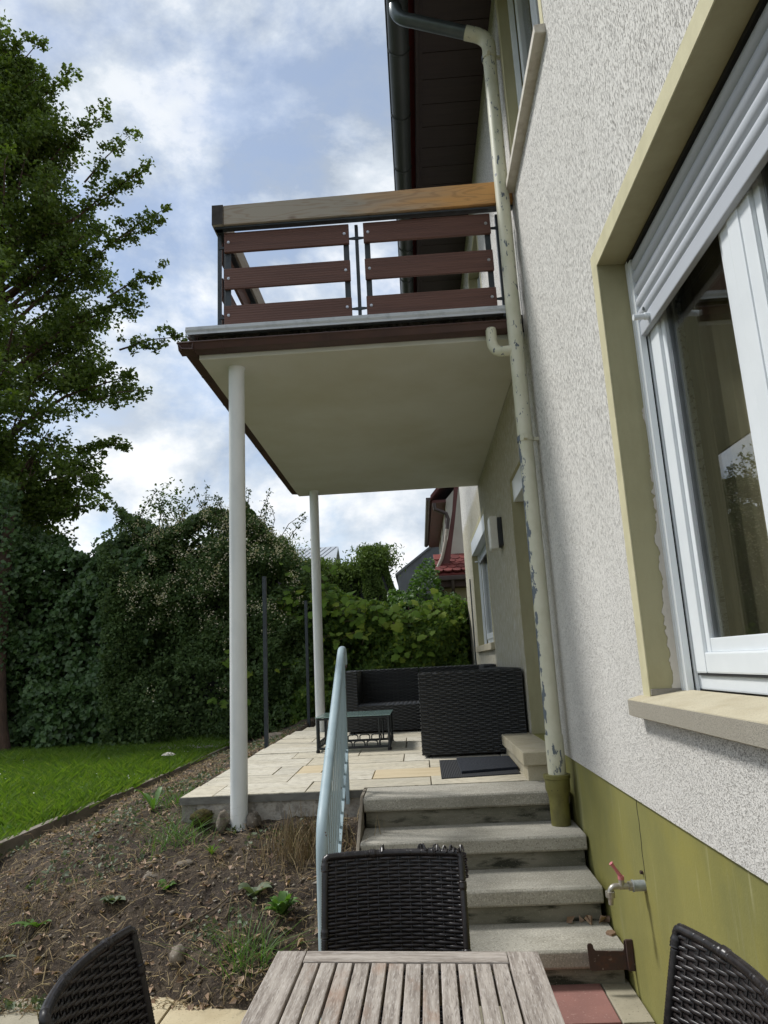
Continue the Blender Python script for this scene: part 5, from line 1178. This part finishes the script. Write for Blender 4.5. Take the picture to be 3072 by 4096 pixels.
# ---- the big tree
def big_tree():
    t = T('tree', 'tall leafy deciduous tree towering over the ivy hedge', 'tree', (-8.3, 13.4, .3))
    M = MB(); M.tube([(-8.3, 13.4, .2), (-8.35, 13.4, 2.5), (-8.5, 13.5, 5.5), (-8.7, 13.6, 9), (-8.8, 13.6, 12.5), (-8.9, 13.6, 15.5)], [.30, .24, .20, .15, .09, .03], 12)
    M.build('trunk', 'bark', t, smooth=True)
    R = random.Random(4); clusters = []; M = MB()
    def right(z):     # crown's garden-side outline, metres
        pts = [(3.4, -7.2), (4.6, -6.7), (5.8, -6.2), (7.0, -5.9), (8.2, -5.6), (9.2, -5.9), (10.2, -6.0), (11.2, -6.0), (12.2, -6.9), (13.2, -7.3), (14.2, -8.1), (15.4, -8.8), (16.2, -9.3)]
        return float(np.interp(z, [a for a, _ in pts], [b for _, b in pts]))
    for k in range(96):
        z = 3.4+12.6*((k+R.random())/96); c = Vector((-8.6, 13.5, z)); a = R.uniform(0, 2*PI)
        if k % 2 == 0: a = R.uniform(-1.25, .9)-.15       # more limbs on the visible garden side
        rx = right(z)-c.x; reach = (rx if math.cos(a) > 0 else 3.3)*R.uniform(.62, 1.0)
        d = Vector((math.cos(a), math.sin(a)*.85, 0)); end = c+d*reach+Vector((0, 0, R.uniform(-.2, .7)))
        st_ = Vector((-8.5, 13.5, max(1.8, z-R.uniform(.6, 1.8)))); mid = st_.lerp(end, .55)+Vector((0, 0, R.uniform(-.1, .4)))
        M.tube([tuple(st_), tuple(mid), tuple(end)], [.05, .03, .008], 6)
        for q in range(9):
            tt = R.uniform(.34, 1.02); p = (st_.lerp(mid, tt/.55) if tt < .55 else mid.lerp(end, (tt-.55)/.45)); off = Vector((R.gauss(0, .26), R.gauss(0, .28), R.gauss(0, .2)))
            clusters.append((p+off, R.uniform(.14, .34)))
            M.tube([tuple(p), tuple(p+off)], [.010, .004], 4)
    M.build('limbs', 'bark', t, smooth=True)
    # sprigs that break the outline
    M = MB()
    for (x, z, dx, dz) in ((-5.1, 8.3, .75, -.1), (-5.3, 10.8, .6, .4), (-5.7, 11.7, .5, .5), (-6.6, 13.0, .5, .7), (-7.3, 14.2, .3, .7), (-5.6, 7.2, .4, -.1), (-5.9, 6.2, .4, -.2), (-6.4, 4.9, .5, -.1), (-7.9, 15.0, .2, .8), (-6.0, 12.3, .35, .7), (-5.4, 9.5, .5, .2), (-5.9, 10.3, .6, .5), (-6.3, 11.3, .9, .8), (-7.0, 12.6, .4, .9), (-6.2, 9.0, .9, .1), (-6.6, 5.6, .6, -.3), (-8.1, 14.3, .5, .5), (-8.5, 15.2, .3, .6), (-6.0, 7.8, .5, -.4)):
        a = Vector((x-.7, 13.3, z-.2)); b = Vector((x+dx, 13.1, z+dz)); M.tube([tuple(a), tuple(a.lerp(b, .5)+Vector((0, 0, .08))), tuple(b)], [.022, .013, .004], 5)
        for i in range(13):
            p = a.lerp(b, .12+.88*i/12); clusters.append((p+Vector((R.gauss(0, .06), R.gauss(0, .1), R.gauss(0, .09))), R.uniform(.07, .15)))
    M.build('twigs', 'bark', t, smooth=True, kind='stuff')
    cc = np.array([tuple(c) for c, _ in clusters]); cr = np.array([r for _, r in clusters])
    reps = (cr/.3)**1.7*160; reps = np.clip(reps, 22, 220).astype(int)
    ix = np.repeat(np.arange(len(cc)), reps); n = len(ix)
    P = cc[ix]+np.clip(rng.normal(size=(n, 3)), -1.7, 1.7)*cr[ix][:, None]*np.array([.6, .6, .46])
    leaf_obj('crown', P, .065+.05*rng.random(n), 'tree_leaf', t, out=np.array([.1, -.2, .7]), up=np.array([.4, 0, -.5]), aspect=.72, spread=.8)
big_tree()
# ivy-clad trunk by the hedge and its bare lower part
tr = T('ivy_clad_tree', 'bare reddish tree trunk wrapped in ivy at the edge of the lawn', 'tree', (-6.95, 11.75, .36))
MB().tube([(-6.9, 11.75, .3), (-6.98, 11.78, .9), (-7.08, 11.85, 1.8), (-7.15, 12.0, 3.2), (-7.2, 12.1, 4.6)], [.19, .14, .12, .11, .09], 12).build('trunk', 'bark', tr, smooth=True)
n = 2600; zz = .4+rng.random(n)**.8*4.6; a = rng.random(n)*2*PI; rr = .16+.16*rng.random(n)*np.clip((zz-1.0)/1.5, .15, 1.6)
P = np.stack([-7.05-.03*zz+np.cos(a)*rr-.1, 11.85+np.sin(a)*rr, zz], 1); P = P[(P[:, 2] > 1.7) | (P[:, 0] < -7.08)]
leaf_obj('ivy', P, .06+.05*rng.random(len(P)), 'ivy_leaf', tr, out=np.array([0, -1., .3]), up=np.array([0, 0, -.8]), aspect=.85, spread=.6)

# ---- small plants on the bank
def rosette(label, x, y, n, L, m='weed_leaf', w_=.28, lift=.7, name='weed_plant'):
    t = T(name, label, 'weed', (x, y, float(soil_h(np.array([x]), np.array([y]))[0])))
    z0 = t.location.z; R = random.Random(int(abs(x*1000)+abs(y*100)))
    for i in range(n):
        a = 2*PI*i/n+R.uniform(-.3, .3); l = L*R.uniform(.6, 1.1); d = Vector((math.cos(a), math.sin(a), 0)); s = Vector((-d.y, d.x, 0)); lf = lift*R.uniform(.6, 1.2)
        M = MB(); K = 6; i0 = 0
        for k in range(K+1):
            u = k/K; ww = w_*l*math.sin(PI*(u**.75)*.97+.04)*.5; c = Vector((x, y, z0-.004))+d*l*u*(1-.25*lf*u)+Vector((0, 0, l*lf*(u-.62*u*u)))
            M.v += [tuple(c-s*ww+Vector((0, 0, ww*.35))), tuple(c), tuple(c+s*ww+Vector((0, 0, ww*.35)))]
        for k in range(K):
            b = k*3; M.f += [(b, b+1, b+4, b+3), (b+1, b+2, b+5, b+4)]
        M.build('leaf', m, t, smooth=True)
    return t
rosette('broad-leaved dock plant on the bank near the lawn kerb end', -2.16, 4.14, 9, .17)
rosette('pale drooping leaf rosette at the foot of the bank below the dock plant', -2.30, 3.98, 5, .18, 'weed_grey', .22, .4)
rosette('upright grassy weed on the bare soil below the white post', -1.33, 4.58, 16, .12, 'grass_blade', .07, 1.5)
rosette('tall broad-leaf weed growing beside the kerb near the slab corner', -1.98, 5.35, 5, .24, 'weed_leaf', .2, 1.6)
rosette('small green seedling in the middle of the bare soil', -1.52, 4.33, 7, .085, 'weed_leaf', .5, 1.0)
rosette('low round-leaved weed cluster in the bare soil below rubble', -1.78, 4.22, 14, .09, 'weed_grey', .7, .9)
rosette('yellowish leafy sprig beside the stubble near the handrail', -.98, 4.18, 8, .14, 'weed_grey', .5, 1.2)
rosette('bushy bright green weed behind the frayed chair', -.80, 4.02, 34, .13, 'weed_leaf', .34, 1.7)
rosette('seedling pair low on the bank above the patio edge', -1.62, 3.86, 4, .07, 'weed_leaf', .6, 1.1)
def tuft(label, x, y, n, h, m, spread, kind=None, name='grass_tuft', lean=.5):
    n0 = n; X = x+rng.normal(size=n)*spread; Y = y+rng.normal(size=n)*spread*.8; Z = soil_h(X, Y)-.01
    H = h*(.5+.7*rng.random(n)); ln = rng.normal(size=(n, 3))*lean; ln[:, 2] = 1; P = np.stack([X, Y, Z], 1); a = rng.random(n)*2*PI; t = np.stack([np.cos(a), np.sin(a), 0*a], 1)*.0022
    m1 = P+ln*H[:, None]*.5; e = P+ln*H[:, None]*np.array([1.35, 1.35, .95])
    V = np.stack([P-t, P+t, m1-t*.9, m1+t*.9, e], 1).reshape(-1, 3); i = np.arange(n)*5
    F = np.concatenate([np.stack([i, i+1, i+3], 1), np.stack([i, i+3, i+2], 1), np.stack([i+2, i+3, i+4], 1)])
    link(name, np_mesh(name, V, F), m, None, label=label, cat='grass tuft', kind=kind)
tuft('clump of dry brown stubble stalks beside the handrail foot', -.78, 4.55, 420, .20, 'straw', .14, 'stuff', 'dry_stubble', .22)
tuft('clump of long drooping green grass on the bank', -1.62, 4.78, 120, .20, 'weed_leaf', .09, None, 'grass_tuft', .9)
tuft('yellow-green trailing grass at the patio edge near the table corner', -.92, 3.78, 110, .24, 'weed_leaf', .06, None, 'grass_tuft', .7)
tuft('green grass along the slab corner by the moss', -1.82, 5.4, 130, .14, 'weed_leaf', .10, None, 'grass_tuft', .6)
tuft('straw-coloured grass clump above the patio corner by the left chair', -2.35, 4.1, 260, .16, 'straw', .22, 'stuff', 'dry_stubble', .8)
for i, (x0, y0, x1, y1, r, lab) in enumerate(((-1.42, 4.02, -1.02, 4.2, .007, 'long dark stick lying across the bank toward the handrail'), (-1.12, 4.05, -1.02, 4.32, .006, 'pale snapped stick leaning over the dark stick on the bank'), (-2.0, 4.5, -1.72, 4.62, .005, 'thin grey twig on the soil near the kerb'))):
    pts_ = [(x0+(x1-x0)*t+.012*math.sin(t*9+i), y0+(y1-y0)*t, float(soil_h(np.array([x0+(x1-x0)*t]), np.array([y0+(y1-y0)*t]))[0])+.016) for t in np.linspace(0, 1, 9)]
    MB().tube(pts_, [r*(1-.5*k_/8) for k_ in range(9)], 7).build('fallen_stick', 'twig', None, smooth=True, label=lab, cat='stick')
# white umbel flower by the kerb
uf = T('umbel_flower', 'white umbel flower on a thin stalk beside the kerb', 'flower', (-3.0, 8.6, .36))
MB().tube([(-3.0, 8.6, .35), (-2.99, 8.58, .50), (-3.0, 8.56, .62)], .004, 6).build('stalk', 'weed_leaf', uf)
a = rng.random(160)*2*PI; q = np.sqrt(rng.random(160))*.075
leaf_obj('flower_head', np.stack([-3.0+np.cos(a)*q, 8.56+np.sin(a)*q, .625-.8*q*q*6], 1), .018, 'daisy', uf, out=np.array([0, 0, 2.]), aspect=.9)

# ================================================================== NEIGHBOUR BUILDINGS
nb = T('neighbour_house', 'neighbouring white gabled house with dark red bargeboard and brown gutters', 'house', (5, 24, 0))
MB().box((1.0, 20.2, 0), (9.0, 28, 6.1)).prism([(1.0, 6.1), (9, 6.1), (5, 10.6)], 20.2, 28, 'y').build('wall', 'render_white', nb)
MB().box((.62, 20.0, -.05), (9, 20.19, 3.55)).build('lower_wall', 'render_cream', nb)
M = MB().prism([(.56, 6.05), (.56, 6.16), (5, 11.3), (9.44, 6.16), (9.44, 6.05), (5, 11.15)], 19.75, 28.2, 'y').build('roof', 'timber_red', nb)
MB().box((.60, 19.95, 5.98), (1.0, 28, 6.06)).build('eave_soffit', 'timber_red', nb)
prof = [(.50+.075*math.cos(PI+PI*i/8), 6.10+.075*math.sin(PI+PI*i/8)) for i in range(9)]+[(.57, 6.12), (.43, 6.12)]
MB().prism(prof, 19.85, 28.2, 'y').build('gutter', 'brown_metal', nb, smooth=True)
for yb in (20.8, 23.2, 25.6): MB().box((.985, yb, 2.8), (1.0-.001, yb+.16, 5.98)).build('timber', 'timber_red', nb)
def hp(a, b, Y):   # photo point (in the zoomed crop used for measuring) to the plane y = Y
    sx, sy = 1500+a*.4822, 1900+b*.4822; d = r_*((sx-1536)/2839)-u_*((sy-2048)/2839)+f_; t = Y/d.y; return (d.x*t, 1.5+d.z*t)
oc = [(655, 90), (640, 300), (617, 450), (590, 600), (555, 720), (520, 800), (522, 824), (610, 824), (618, 740), (628, 660), (640, 560), (660, 400), (680, 200), (692, 90)]
MB().prism([hp(a, b, 19.75) for a, b in oc], 19.70, 19.80, 'y').build('bargeboard', 'timber_red', nb)
# flared tiled skirt: rows of scallop tiles
sk = MB().prism([(19.42, 3.78), (19.40, 3.83), (20.19, 4.42), (20.19, 4.34)], .55, 3.5, 'y'[:0] or 'x').build('skirt_roof', 'tile_red', nb)
tm = MB(); pts = [(-.12, .24), (.12, .24), (.12, -.02)]+[(.12*math.cos(t), -.02-.12*math.sin(t)) for t in np.linspace(.3, PI-.3, 7)]+[(-.12, -.02)]
tm.prism(pts, -.01, .035, 'z'); tme = tm.mesh('tile', bevel=.004); tme.materials.append(MATS['tile_red'])
for r in range(5):
    for c in range(13):
        o_ = bpy.data.objects.new('tile', tme); C.objects.link(o_); o_.parent = sk; o_.matrix_parent_inverse = world_of(sk).inverted()
        s_ = r*.165; yy = 19.50+s_*.80; z = 3.975+s_*.60
        o_.location = (.66+c*.245+(.1225 if r % 2 else 0), yy, z); o_.rotation_euler = (math.atan2(.60, .80)-.11, 0, 0)
MB().box((.47, 19.28, 3.66), (3.5, 19.41, 3.79)).build('skirt_gutter', 'brown_metal', nb, bevel=.02)
MB().box((.56, 19.42, 3.50), (3.5, 19.99, 3.76)).prism([(.56, 3.6), (.60, 3.1), (.72, 3.0), (.78, 3.5), (.78, 3.6)], 19.5, 19.98, 'y').build('skirt_soffit', 'soffit_wood_dark', nb)
x_, z_ = hp(645, 880, 19.3)
MB().tube([(x_, 19.35, 3.68), (x_, 19.38, 3.45), (x_+.02, 19.9, 3.05), (x_+.02, 19.9, 0)], .05, 10).build('downpipe', 'brown_metal', nb, smooth=True)
pp = [hp(a, b, 19.66) for a, b in ((490, 235), (497, 285), (540, 300), (590, 320), (607, 365), (597, 450), (580, 580), (555, 690), (520, 770), (465, 852))]
MB().tube([(x, 19.66, z) for x, z in pp[:6]], .055, 10).build('swan_neck', 'brown_metal', nb, smooth=True)
MB().tube([(x, 19.655, z) for x, z in pp[5:]], .05, 10).build('lower_pipe', 'pale_pipe', nb, smooth=True)
# standing-seam building further back
sh = T('metal_shed', 'dark grey building with upright metal seams behind the neighbouring gable', 'building', (3, 32, 0))
P0 = [(-.75, 5.25), (.75, 6.34), (1.6, 6.9), (1.6, 0), (-.75, 0)]
MB().prism(P0, 30, 36, 'y').build('wall', 'shed_metal', sh)
for i in range(12):
    x = -.6+i*.18; zt2 = 5.25+(x+.75)*.727
    MB().box((x, 29.96, .1), (x+.03, 29.999, zt2-.03)).build('seam', 'shed_metal', sh)
MB().prism([(-.85, 5.14), (1.7, 6.99), (1.7, 7.08), (-.85, 5.24)], 29.9, 36.1, 'y').build('verge', 'shed_metal', sh)
# slate roof that peeps over the thujas
fr2 = T('far_house', 'distant house whose pale slate roof peeps over the thujas', 'house', (-6.5, 44, 0))
MB().box((-9, 41, 0), (-4.9, 47, 6.8)).build('wall', 'render_cream', fr2)
rf = MB().prism([(40.6, 6.7), (44, 8.95), (47.4, 6.7), (47.4, 6.6), (44, 8.8), (40.6, 6.55)], -9.1, -4.75, 'x').build('roof', 'far_slate', fr2)
for i in range(14):
    x = -9+i*.32
    for s in (1, -1):
        a = Vector((x, 40.62, 6.73)); b = Vector((x+s*1.9, 43.9, 8.90))
        if b.x > -4.8 or b.x < -9.05: continue
        MB().tube([tuple(a), tuple(b)], .018, 4).build('slate_joint', 'shed_metal', rf)
